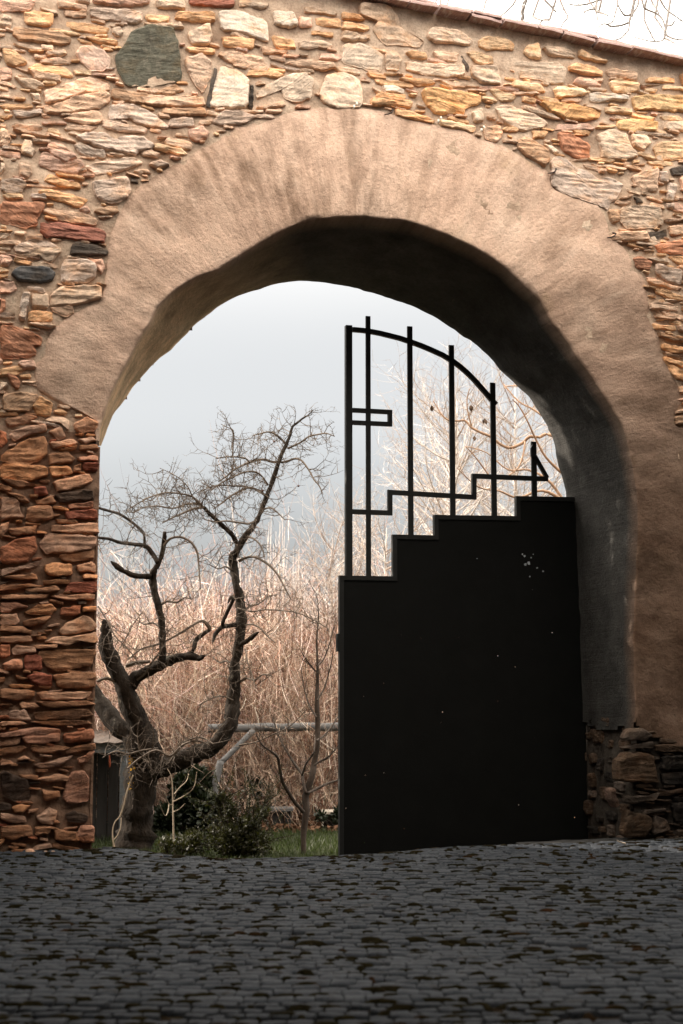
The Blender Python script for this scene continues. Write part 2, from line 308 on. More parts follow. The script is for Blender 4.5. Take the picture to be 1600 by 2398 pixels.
# ------------------------------------------------------------------ the wall's stones: outlines read off the photograph
# each block: pixel origin, pixel scale, then "colour:x,y x,y ..." outlines in that block's own units
STONES = [
((0, 0), .2551, """p:0,0 340,0 280,90 160,110 0,115;c:0,135 90,150 120,190 100,260 0,250;o:215,115 330,100 500,130 490,210 455,250 350,245 235,215
b:130,255 300,265 560,300 660,360 650,410 560,420 380,390 180,375 110,320;c:125,395 250,410 390,450 385,470 300,460 140,420;t:530,25 680,35 800,60 795,98 640,85 535,75
w:690,0 830,0 825,30 700,20;p:845,0 1330,0 1325,50 1200,60 1000,55 860,25;t:590,110 800,100 790,165 600,155;g:820,90 1100,85 1310,110 1310,190 1220,230 1130,195 920,195 830,150
o:1330,140 1550,150 1550,200 1470,220 1340,190;o:590,200 800,215 1000,260 985,310 890,310 720,290 590,255;c:1015,265 1120,255 1135,310 1085,345 1030,315;o:775,345 870,345 1085,385 1075,420 960,410 860,385
P:685,490 740,430 860,420 960,470 1020,540 1000,620 940,660 840,650 740,570;c:405,480 600,465 620,500 560,520 430,515;t:370,560 520,525 660,580 640,600 380,590;o:20,445 140,470 260,575 150,620 60,600
p:0,620 110,640 115,740 60,755 0,750;t:250,650 560,700 555,760 330,740;c:125,710 300,730 410,780 330,835 200,790;c:270,850 360,860 380,930 310,935;g:105,1015 230,1030 385,1000 395,1045 260,1080 140,1085
t:400,850 600,770 850,690 1005,760 1010,830 760,850 520,940 410,950;t:400,1000 540,960 700,880 1000,840 1020,940 900,1000 650,1040 420,1060;t:560,1090 700,1040 910,1010 950,1110 870,1160 700,1130;b:1020,820 1150,830 1400,880 1420,960 1300,960 1020,900"""),
((0, 0), .5102, """k:600,150 680,120 790,135 820,200 830,300 835,370 700,400 580,395 540,330 525,260 575,200;b:700,430 800,385 850,420 780,440;t:640,445 930,440 945,485 760,490 660,480;b:740,500 940,500 950,530 860,535 745,525
g:500,480 620,480 700,520 775,580 770,590 660,580 600,545 495,555;t:850,270 920,245 970,280 970,350 930,430 895,390 855,320;W:1010,295 1090,315 1145,360 1140,495 1000,495 960,490 980,390;d:945,490 985,310 1000,320 965,495;d:1140,495 1150,385 1165,390 1160,500
C:1175,430 1230,385 1320,345 1400,335 1440,370 1430,450 1360,470 1300,455 1290,410 1180,450;C:1465,430 1490,350 1568,330 1650,370 1665,420 1660,490 1560,500 1480,470;g:970,560 1020,510 1100,508 1185,540 1120,570 1010,580
t:1185,490 1300,470 1310,490 1200,500;p:860,600 930,575 965,610 950,640 900,655 870,640;c:855,150 960,110 975,170 960,205 880,205;p:430,0 690,0 690,22 560,30 430,12;c:715,5 850,0 850,45 720,40
R:860,0 1075,0 1080,30 1000,35 870,20;c:1095,0 1235,15 1225,45 1100,35;o:805,55 990,65 985,105 800,90;W:1000,50 1100,45 1220,95 1240,190 1180,180 1100,150 1015,140;W:1250,50 1350,55 1370,120 1320,130 1260,115
p:1370,80 1430,85 1430,130 1370,125;o:1020,165 1170,180 1165,225 1030,215;o:1240,165 1350,185 1355,230 1270,225;t:1200,215 1320,235 1310,250 1210,245;o:1450,80 1568,90 1568,130 1450,115
c:1400,30 1550,60 1530,75 1400,55;o:1430,145 1530,155 1530,172 1430,160;c:1370,195 1480,185 1530,205 1510,225 1380,225;t:1010,235 1100,240 1200,260 1230,310 1200,330 1050,290 1000,250;o:1230,315 1310,320 1310,335 1235,330;t:1300,290 1400,270 1530,290 1545,315 1480,325 1420,315 1340,300"""),
((0, 300), .2551, """t:0,0 70,20 100,110 60,170 0,160;t:100,15 450,55 460,80 240,60;w:285,100 470,115 460,140 300,130;c:220,110 290,115 290,180 330,210 290,275 180,225;p:450,130 560,140 720,270 610,325 480,260 430,200
p:355,260 400,220 520,280 600,335 740,290 770,340 720,430 600,430 450,380 360,340;w:680,160 720,130 850,185 970,210 970,280 850,270 730,240;g:690,90 780,45 960,50 1060,110 1130,80 1300,80 1420,160 1400,190 1280,220 1240,250 1100,225 960,200 800,140
t:1290,215 1380,195 1480,240 1440,275 1300,255;w:780,350 1000,290 1220,270 1320,320 1200,380 900,430 850,410;t:170,310 280,340 295,420 250,460 180,430;c:0,310 45,330 50,380 0,430;g:0,480 160,455 250,510 190,600 60,600 0,560
o:400,490 440,425 560,470 740,520 740,560 600,545;o:340,590 440,560 560,585 660,610 770,640 810,660 730,740 600,690 480,660;g:835,500 1000,470 1180,440 1210,590 1150,660 1060,690 960,690 880,640;d:1200,450 1280,480 1270,510 1200,500
g:1360,330 1470,295 1560,345 1440,375;t:1220,400 1350,370 1390,410 1290,440;r:0,690 200,670 410,680 400,740 340,830 340,890 220,930 150,900 0,880;t:400,770 440,740 620,760 800,790 900,850 880,890 700,880 500,830
R:370,870 600,870 700,900 900,920 980,960 960,1060 720,1030 420,1000 360,950;p:720,750 790,710 830,770 780,790;b:850,760 1080,710 1090,780 960,810;g:130,1080 300,1020 480,1050 570,1130 500,1170 130,1150;d:640,1100 690,1050 880,1070 990,1130 980,1175 640,1170"""),
((0, 580), .1913, """c:170,90 200,0 740,0 760,50 640,185 560,170 480,120 340,130;p:0,75 130,110 145,160 100,230 0,220;o:0,330 100,345 95,375 0,375;D:130,320 180,250 400,225 620,240 690,320 640,410 420,440 220,410
g:750,240 790,150 1000,130 1190,200 1170,360 1090,430 830,440 740,420;p:1060,120 1260,150 1285,250 1250,330 1195,250;p:0,410 170,415 210,510 160,545 0,570;c:620,570 740,480 1000,455 1250,480 1240,620 1000,700 620,720
w:250,720 270,550 370,545 340,720 310,900 230,880;c:375,570 590,560 600,740 400,750;t:600,730 880,720 910,790 820,850 620,780;o:340,800 440,755 640,800 650,890 480,915 330,900;t:330,925 480,920 690,960 620,995 500,985
r:0,620 60,650 60,750 0,820;r:0,930 210,960 520,1090 500,1190 410,1200 440,1300 330,1350 200,1370 0,1360;p:210,1420 300,1370 430,1380 430,1480 280,1500;o:0,1480 240,1440 300,1500 200,1568 0,1568"""),
((0, 860), .1913, """c:0,180 90,190 100,220 0,310;r:60,60 150,70 250,180 220,275 170,260;b:30,330 220,300 480,340 380,550 200,560 30,530;o:390,470 490,360 640,440 620,600 450,600;t:60,640 340,570 470,610 370,680 100,730
g:105,830 170,770 400,710 560,700 570,780 330,840 170,920;r:0,780 80,800 90,930 0,1010;B:0,1080 330,880 560,830 590,1050 480,1150 250,1220 0,1150;g:590,790 740,720 800,800 810,860 700,890;t:540,650 640,600 850,640 860,780 750,700
o:650,540 760,500 830,560 790,600;t:910,690 1060,600 1210,680 1190,760 990,810 910,760;t:590,920 900,880 960,930 800,985 650,1000;o:720,1010 950,950 950,1010 780,1025;w:955,890 1120,850 1190,910 1020,930
b:970,960 1190,940 1220,1010 980,1020;b:600,1060 820,1030 920,1110 890,1170 600,1200;o:600,1215 850,1205 900,1310 640,1350;o:0,1170 280,1185 580,1215 600,1330 380,1400 0,1360;b:0,1370 300,1390 450,1440 200,1470
R:1020,1165 1190,1165 1205,1190 1190,1280 1010,1250;b:900,1210 990,1170 1000,1290 910,1280;p:940,1105 1200,1080 1200,1150 960,1150;t:640,1400 1100,1300 1140,1380 1000,1470 700,1525;R:410,1480 560,1450 590,1568 420,1568"""),
((0, 1140), .1913, """g:0,130 220,140 250,250 300,390 180,380 0,420;b:60,60 300,110 380,180 270,200;d:650,90 1140,30 1150,160 740,200;b:430,170 640,110 710,200 450,230;b:330,250 640,230 660,400 400,430 310,400
R:780,295 1190,270 1190,400 830,400;p:830,220 1130,180 1140,260 850,280;t:640,480 1190,430 1210,580 620,555;g:470,700 560,590 620,565 1190,600 1180,720 1100,780 800,810 560,820;b:720,830 1160,770 1150,880 900,920 760,900
r:0,750 200,640 440,590 450,800 330,920 100,960 0,930;t:0,460 110,430 90,520 0,640;b:100,520 460,470 430,580 150,600;g:0,1010 300,965 500,900 480,960 180,1040 0,1090;o:560,930 890,940 890,1080 720,1110 550,1060
t:930,960 1130,920 1180,960 1160,1040 950,1040;o:1000,1075 1200,1075 1190,1125 1010,1130;R:850,1170 1190,1150 1190,1300 770,1280;b:0,1100 440,1060 460,1140 200,1130;b:0,1200 380,1190 560,1220 300,1240 0,1270
b:290,1255 680,1210 740,1260 600,1300 320,1290;b:0,1320 600,1320 560,1370 0,1380;t:600,1330 1170,1310 1160,1380 800,1390;p:0,1420 180,1410 370,1470 150,1500 120,1540 0,1550;o:300,1540 480,1430 640,1440 700,1500 640,1568 340,1568
r:760,1480 1000,1440 980,1568 740,1568;o:1010,1470 1180,1460 1170,1520 1010,1530"""),
((0, 1420), .1913, """w:0,100 200,90 250,180 180,230 0,230;b:280,180 520,120 640,110 560,220 300,240;b:0,240 260,250 400,300 380,340 0,300;t:0,370 380,360 400,430 160,450 0,440;c:720,300 820,200 1000,110 1130,140 1200,260 1100,310 760,350
c:540,430 680,370 900,370 1180,310 1220,420 1180,460 1030,410 860,470 700,470;r:0,470 120,470 130,600 0,640;g:140,520 220,470 440,500 440,560 330,580 150,590;R:300,640 320,590 510,590 520,770 320,800;p:40,700 160,640 270,650 280,770 60,790
B:460,580 500,540 1160,520 1170,600 1130,720 860,780 640,790 560,720;R:320,850 480,800 640,850 640,990 430,960;b:650,830 1180,800 1170,1000 880,1000 680,970;b:0,1000 420,1030 430,1100 200,1160 0,1130;t:440,1050 1140,1040 1060,1130 700,1150 520,1140
b:430,1170 1060,1150 1190,1200 1000,1220 600,1240;g:100,1280 320,1260 390,1400 120,1390;b:400,1300 1060,1250 1150,1330 900,1380 440,1390;t:0,1410 280,1405 340,1440 0,1470;b:340,1410 1080,1395 1130,1440 700,1470;p:0,1560 360,1480 740,1490 740,1568 0,1600"""),
((0, 1700), .1913, """p:260,155 400,90 740,90 740,180 480,225 320,210;r:770,110 1130,30 1170,160 960,190 780,200;t:0,120 250,140 240,220 0,260;b:380,260 800,240 860,270 560,340 400,320;t:0,400 140,430 180,470 0,490;t:220,400 300,360 370,410 240,430
g:410,470 760,400 920,350 740,500 480,510;p:950,400 1100,320 1170,310 1090,430 980,460;b:780,290 1160,200 1170,290 830,340;d:0,540 350,660 380,780 370,900 180,930 20,850;t:430,650 700,590 850,620 840,680 560,680;p:780,800 860,570 1030,540 1100,650 1100,920 860,960 760,900
b:500,780 740,800 730,880 540,920;o:140,1000 250,950 380,970 280,1060 190,1060;d:0,930 140,960 130,1020 0,1030;g:0,1060 320,1100 330,1190 150,1190 0,1140;w:430,1130 600,1000 720,1040 650,1220 520,1190;d:800,1090 900,1040 1090,1100 1040,1190 850,1180
b:420,1230 640,1225 600,1320 430,1340;b:0,1230 380,1220 400,1340 150,1400 0,1360;p:990,1220 1200,1210 1220,1420 1000,1440 930,1330;b:650,1260 940,1290 980,1420 700,1400"""),
((800, 0), .2551, """c:160,40 400,40 520,150 540,250 760,380 710,440 560,420 390,410 280,280 330,190 160,140;o:0,120 150,130 220,190 0,180;o:0,200 250,240 260,285 0,275;c:0,290 265,330 260,370 100,375 0,370;C:0,410 180,400 380,500 370,660 240,650 120,610 0,580
c:400,490 480,460 550,540 520,650 400,640;c:800,270 880,260 1070,280 1210,380 1180,420 1060,410 860,390 770,340;y:1250,380 1330,330 1510,350 1590,410 1580,470 1370,460 1260,430;o:580,490 640,465 780,480 790,545 640,540;t:840,470 1080,490 1060,570 880,555
C:590,570 830,590 1120,610 1120,700 960,720 760,690 590,640;y:1140,480 1200,470 1390,520 1400,590 1250,580;c:1190,605 1440,605 1470,790 1280,770 1180,690;d:1075,510 1100,510 1180,620 1160,670;o:220,670 410,700 410,730 260,710
o:520,715 800,730 870,770 720,795 560,745;c:880,740 1130,760 1280,800 1000,795;W:370,790 480,780 580,830 570,865 400,850;t:280,800 360,830 350,870 290,830;o:265,900 440,905 650,930 640,990 560,990 270,970
O:730,830 900,820 1280,870 1280,950 1130,1000 1120,1050 860,1055 770,970;o:480,1010 620,1020 860,1110 830,1140 500,1060;y:880,1100 1100,1130 1240,1170 1220,1210 920,1160;C:1190,1030 1290,990 1310,1120 1220,1125;y:1350,830 1420,820 1600,900 1570,930 1450,940"""),
((1200, 0), .2551, """y:100,480 140,410 240,390 270,540 160,525;c:270,440 450,430 590,500 560,545 330,520;y:600,460 700,500 880,580 800,575 600,530;C:0,560 400,580 490,640 480,770 340,770 200,720 70,715 50,650 0,630;o:505,610 560,585 720,610 830,660 825,710 700,690 520,650
p:560,770 590,715 720,730 820,790 700,810;t:860,650 940,630 1140,670 1140,750 1000,720 870,700;y:880,760 960,720 1170,770 1160,830 1050,855 930,845;o:1220,720 1480,710 1500,760 1400,770 1230,760;o:1540,680 1600,680 1700,700 1700,790 1560,790
y:1210,810 1330,820 1320,845 1220,840;y:1380,780 1568,800 1700,830 1380,820;y:0,750 260,790 310,860 150,845 0,800;y:380,830 420,790 640,820 690,870 600,890 400,900;W:705,850 900,860 1060,890 1060,930 920,920 800,945 710,930
Y:1090,890 1300,870 1568,880 1780,920 1750,1030 1440,1030 1300,1010 1120,1015;o:80,890 220,920 215,955 85,945;y:840,990 900,980 1080,1010 1090,1055 850,1045;O:240,940 400,950 600,960 810,1030 800,1090 640,1110 460,1100 330,1030
Y:960,1110 1100,1090 1330,1130 1330,1200 1150,1215 950,1180;C:1400,1130 1568,1110 1760,1130 1750,1210 1390,1200"""),
((800, 0), .5102, """c:700,490 760,480 900,530 945,565 920,590 830,605 740,560;t:650,590 720,570 745,620 710,655 660,640;o:870,600 950,605 935,635 880,635;b:800,650 850,625 950,690 955,740 930,770 850,720 810,690;W:925,660 960,665 1000,695 975,705
r:985,610 1040,615 1140,660 1140,725 1090,735 1010,690;o:1055,595 1150,600 1130,625 1070,615;C:1170,620 1240,590 1310,620 1330,680 1360,720 1300,740 1185,730 1190,690;c:1325,615 1400,620 1420,660 1385,700 1335,670;y:1430,680 1460,650 1568,650 1690,660 1680,730 1450,740"""),
((1200, 300), .2551, """g:345,330 380,260 480,290 540,350 700,400 800,470 880,450 1015,510 970,640 900,690 870,750 780,700 560,640 440,580 360,540 350,430;c:720,330 900,340 1050,380 1030,400 930,370 760,350;t:1010,310 1080,320 1070,350 1010,350
o:1095,295 1160,300 1155,325 1095,330;b:1090,340 1200,320 1220,345 1100,360;t:780,370 860,390 850,420 790,410;t:1090,450 1180,400 1330,370 1330,600 1200,590 1120,520;g:1340,400 1420,400 1430,510 1340,490;w:1440,500 1510,520 1500,590 1470,670 1410,660 1425,590
g:1410,690 1480,695 1480,745 1410,745;t:980,650 1110,610 1090,640 1000,660;d:1110,630 1160,630 1210,690 1150,690;t:1220,620 1390,680 1380,690 1230,650;c:990,730 1200,700 1360,740 1390,890 1270,920 1050,930 990,860;b:870,755 980,740 990,850 900,880
t:890,1000 950,955 1220,950 1260,1030 1070,1040 920,1035;d:1230,960 1400,930 1420,1000 1290,1035;r:1300,1070 1568,1020 1760,1030 1740,1170 1480,1160 1340,1140;t:1400,830 1568,830 1640,850 1420,870;t:1430,900 1600,880 1740,990 1450,980
p:1530,470 1600,430 1740,570 1560,560;d:1440,380 1600,330 1740,420 1470,440"""),
((1200, 600), .2551, """r:1110,20 1180,0 1280,60 1250,150 1130,100;g:1310,80 1330,70 1560,130 1540,270 1430,250 1310,150;o:1420,0 1720,0 1720,90 1500,70;t:1230,200 1390,240 1560,290 1500,310 1240,240;o:1300,300 1400,310 1568,370 1700,420 1500,410 1330,350
t:1250,430 1400,420 1520,460 1520,510 1400,500 1260,480;t:1300,540 1500,560 1480,590 1310,570;o:1280,620 1490,640 1500,690 1300,670;t:1510,640 1720,630 1700,700 1520,690;b:1330,700 1500,750 1700,790 1480,790 1350,740
o:1360,800 1560,840 1720,870 1480,900 1370,860;b:1380,870 1560,920 1560,950 1400,930;o:1390,960 1450,990 1568,1060 1720,1160 1510,1140 1440,1060;t:1520,1200 1700,1180 1700,1260 1540,1250;t:1490,1420 1700,1380 1700,1450 1500,1450;b:1490,1470 1568,1460 1700,1568 1500,1550"""),
((1300, 1600), .1913, """g:830,660 900,550 1060,540 1180,640 1110,700 860,710;g:840,790 920,760 1190,710 1210,790 1000,800;b:1220,750 1568,740 1800,850 1230,840;B:740,960 860,850 1190,860 1240,1120 1270,1220 1100,1230 740,1190
w:770,1330 900,1400 1290,1340 1230,1430 940,1480 820,1450;p:640,1300 720,1280 790,1500 730,1520 650,1400;B:830,1850 860,1560 1000,1580 1180,1640 1160,1800 1090,1880 860,1890;g:1200,1610 1340,1650 1420,1800 1180,1860
d:1300,1100 1568,1080 1800,1250 1320,1240;d:1290,890 1568,880 1800,1050 1290,1060;d:1420,1480 1568,1440 1800,1800 1480,1700"""),
]
SC = dict(t=(.47, .325, .235), o=(.50, .305, .175), O=(.52, .30, .145), c=(.54, .405, .305), C=(.56, .435, .335), w=(.53, .42, .345), W=(.55, .45, .365),
          p=(.46, .295, .225), P=(.52, .36, .28), r=(.35, .17, .105), R=(.25, .105, .075), b=(.29, .185, .12), B=(.33, .21, .13),
          g=(.39, .30, .245), d=(.085, .07, .06), D=(.085, .085, .088), k=(.115, .11, .085), y=(.54, .375, .24), Y=(.53, .35, .19))

# ------------------------------------------------------------------ arch outline (pixels): front lip, back edge, outer edge of the render
LIP = [(232,1044),(233,1005),(245,967),(254,937),(268,908),(283,878),(306,835),(352,758),(367,727),(403,687),(459,651),(510,631),(546,608),(612,566),
       (704,525),(755,516),(816,509),(851,506),(888,510),(917,513),(953,519),(1004,536),(1065,561),(1147,600),(1188,631),(1223,666),(1264,707),(1290,753),
       (1325,794),(1351,835),(1387,881),(1410,921),(1438,967),(1458,1008)]
BACK = [(232,1046),(250,1003),(275,962),(296,937),(324,896),(352,865),(378,837),(403,819),(439,789),(500,730),(561,694),(612,679),(658,664),(714,659),
        (765,661),(800,666),(851,682),(902,697),(973,720),(1014,738),(1045,758),(1086,789),(1127,819),(1172,865),(1208,898),(1239,927),(1264,967),(1285,1003)]
OUTER = [(227,1046),(224,1012),(226,985),(189,965),(142,944),(107,925),(82,904),(80,880),(84,850),(107,829),(109,800),(115,787),(128,773),(147,752),(172,733),(209,716),(237,706),(245,676),
         (249,637),(253,599),(256,570),(270,519),(283,489),(306,458),(332,433),(363,413),(391,395),(430,378),(458,352),(493,342),(521,321),(555,298),(600,286),
         (630,281),(696,260),(744,255),(800,256),(848,254),(884,258),(920,268),(966,281),(1019,293),(1086,306),(1127,327),(1167,337),(1198,352),(1239,378),(1280,398),
         (1289,407),(1289,428),(1297,445),(1343,463),(1399,482),(1417,507),(1426,530),(1426,555),(1445,568),(1468,586),(1478,605),(1481,631),(1506,648),(1516,682),
         (1519,728),(1527,763),(1542,789),(1546,824),(1558,850),(1578,881),(1590,906),(1593,944),(1580,970),(1574,998),(1640,1012)]
CX, CY = 830.0, 1012.0
def pol(px, py): return math.degrees(math.atan2(CY - py, px - CX)) % 360, math.hypot(px - CX, py - CY)
def polar_tab(L):
    t = [pol(*p) for p in L]; t = [((a - 360 if a > 270 else a), r) for a, r in t]
    return sorted(t)
tl, tb, to = polar_tab(LIP), polar_tab(BACK), polar_tab(OUTER)
def pt(tab, a):
    r = lerp_tab(tab, a); return CX + r * math.cos(R(a)), CY - r * math.sin(R(a))
PIERL = [(1010,1458),(1059,1473),(1100,1481),(1161,1489),(1200,1491),(1353,1489),(1506,1486),(1685,1486),(1800,1470),(2100,1470)]
PIERB = [(1010,1288),(1049,1300),(1090,1310),(1151,1323),(1277,1330),(1455,1341),(1583,1346),(1710,1351),(2100,1358)]
THICK = 1.2
W_ROOT = empty("stone_wall", O, TH)
tag(W_ROOT, "rough rubble stone wall with a wide arched gateway and a red tiled coping", "wall")
M_STONE, M_MORTAR, M_PLASTER = stone_mat(), mortar_mat(), plaster_mat()

# --- smooth render round the arch, its lip and the underside, as one thick sheet
def plaster():
    st = []
    a = 183.0
    while a > 0.3:
        st.append((a, pt(to, a), pt(tl, a), pt(tb, a))); a -= .62
    y = 1016.0
    while y < 1775:
        st.append((-(y - 1012) / 10, (1690, y), (lerp_tab(PIERL, y), y), (lerp_tab(PIERB, y), y))); y += 9
    V = []; Fc = []; C = []; SOF = []; DRT_SHD = []; STN = []; ncol = None
    for si, (a, o_, l_, b_) in enumerate(st):
        ou, oz = uz(*o_); lu, lz = uz(*l_); bu, bz = uz(*b_, t=THICK)
        if a < 0:                                        # ragged lower end of the render on the right pier
            pass
        row = [(ou, .09, oz), (ou, -.004, oz)]
        for k in range(1, 15):
            f = k / 15; row.append((ou + (lu - ou) * f, -.012, oz + (lz - oz) * f))
        du, dz = lu - ou, lz - oz; ln = math.hypot(du, dz) or 1; du /= ln; dz /= ln
        rr = .016
        for q in (0, 30, 60, 90):
            row.append((lu - du * rr + du * rr * math.sin(R(q)), -.012 + rr - rr * math.cos(R(q)), lz - dz * rr + dz * rr * math.sin(R(q))))
        nf = len(row)
        for k in range(1, 15):
            f = k / 14; row.append((lu + (bu - lu) * f, .02 + (THICK - .02) * f, lz + (bz - lz) * f))
        row.append((bu - du * .12, THICK, bz - dz * .12))
        left = max(0, min(1, (a - 105) / 50))
        if a < 0: left = 0
        for k, (u, t, z) in enumerate(row):
            p = Vector((u, t, z)); w = 0 if k == 0 else 1
            edge = min(1, max(0, k - 1) / 3)
            t2 = t + w * (-.020 * noise.noise(p * 2.1) * edge - .010 * noise.noise(p * 6.5) - .004 * noise.noise(p * 17))
            amp = 1.0 if k >= nf else (.5 if k > nf - 4 else 0)
            rd = amp * (.026 * noise.noise(p * Vector((1.9, 1.3, 1.9))) + .010 * noise.noise(p * 6) + .004 * noise.noise(p * 15))
            if k == 1: t2 += .004; u += .010 * noise.noise(p * 14) ; z += .010 * noise.noise(p * 14 + Vector((5, 5, 5)))
            V.append((u - du * rd, t2, z - dz * rd))
            yy = CY - CY + o_[1]; DRT_SHD.append(max(0, min(1, (l_[1] + (o_[1] - l_[1]) * .3 - 640) / 560)) if a < 50 else 0)  # grows downwards on the right: dirt mixed with painted shade
            fr_ = max(0, min(1, (k - 1) / (nf - 4))); bell = lambda v, m, s: math.exp(-((v - m) / s) ** 2)
            STN.append(min(1, 1.0 * bell(a, 128, 16) * bell(fr_, .0, .42) + .9 * bell(a, 104, 7) * bell(fr_, .65, .5) + .6 * bell(a, 115, 5) * bell(fr_, .4, .5) + .7 * bell(a, 88, 4) * bell(fr_, .7, .4) + .85 * bell(a, 9, 4) * bell(fr_, .15, .3) + .7 * bell(a, 21, 4) * bell(fr_, .1, .3) + .7 * bell(a, 28, 10) * bell(fr_, 1.0, .25) + .5 * bell(a, 172, 8)))
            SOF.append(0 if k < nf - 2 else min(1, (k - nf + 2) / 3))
            base = Vector((.038, .037, .035)).lerp(Vector((.085, .08, .072)), max(0, min(1, (a - 25) / 55))).lerp(Vector((.72, .50, .30)), left)  # left side's bounced light and right side's shade put into this colour
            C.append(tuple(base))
        ncol = len(row)
    for i in range(len(st) - 1):
        y = CY - st[i][0] * 10 if st[i][0] < 0 else 0
        for k in range(ncol - 1):
            if y > 1668:                                  # broken away towards the bottom
                f = max(0, min(1, (k - 1) / 15)); lim = 1768 - 62 * f - 18 * (f > .8) + 16 * noise.noise(Vector((k * .6, i * .4, 2)))
                if k >= 19: lim = 1700 + 22 * noise.noise(Vector((k * .35, 1.5, 2))) - (k - 19) * 1
                if y > lim: continue
            a, b = i * ncol + k, i * ncol + k + 1
            Fc.append((a, b, b + ncol, a + ncol))
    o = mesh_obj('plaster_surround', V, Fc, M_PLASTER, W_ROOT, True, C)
    es = o.data.attributes.new('sharp_edge', 'BOOLEAN', 'EDGE'); es.data.foreach_set('value', [e.vertices[0] % ncol == 1 and e.vertices[1] % ncol == 1 for e in o.data.edges])
    at_ = o.data.attributes.new('soffit', 'FLOAT', 'POINT'); at_.data.foreach_set('value', np.array(SOF, dtype=np.float32))
    at_ = o.data.attributes.new('stain', 'FLOAT', 'POINT'); at_.data.foreach_set('value', np.array(STN, dtype=np.float32))
    at_ = o.data.attributes.new('dirt_and_shade', 'FLOAT', 'POINT'); at_.data.foreach_set('value', np.array(DRT_SHD, dtype=np.float32))
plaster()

# --- wall body (mortar) with the opening cut out
top_a, top_b = uz(930, 14), uz(1600, 152)
def wall_top(u): return top_a[1] + (top_b[1] - top_a[1]) * (u - top_a[0]) / (top_b[0] - top_a[0]) if u > top_a[0] - 2.0 else top_a[1] + 2.0 * (top_a[1] - top_b[1]) / (top_b[0] - top_a[0])
UJ = uz(226, 1500)[0]                                      # left jamb
hole = []
for i in range(0, 119):
    a = 178 - i * 1.5
    x, y = pt(tl, a); x = CX + (x - CX) * 1.035; y = CY + (y - CY) * 1.035; hole.append(uz(x, y))
for y in range(1020, 2200, 60): hole.append(uz(lerp_tab(PIERL, y) + 22, y))
hole += [(hole[-1][0], -1.5), (UJ, -1.5), (UJ, uz(226, 1060)[1])]
ULEFT, URIGHT = UJ - 5.5, uz(1600, 1200)[0] + 1.3
def inpoly(x, y, P):
    c = False; j = len(P) - 1
    for i in range(len(P)):
        xi, yi = P[i]; xj, yj = P[j]
        if (yi > y) != (yj > y) and x < (xj - xi) * (y - yi) / (yj - yi) + xi: c = not c
        j = i
    return c
ZG = uz(100, 1000)[1]
M_EARTH = speck('dark_old_mortar', (.25, .16, .112), .6, 10, 1, .9, .1, dist=.03)
M_SHADED = speck('shade_darkened_mortar', (.045, .038, .032), .6, 12, 1, .9, .1, dist=.03)  # mortar darkened to carry the shade of the low right side
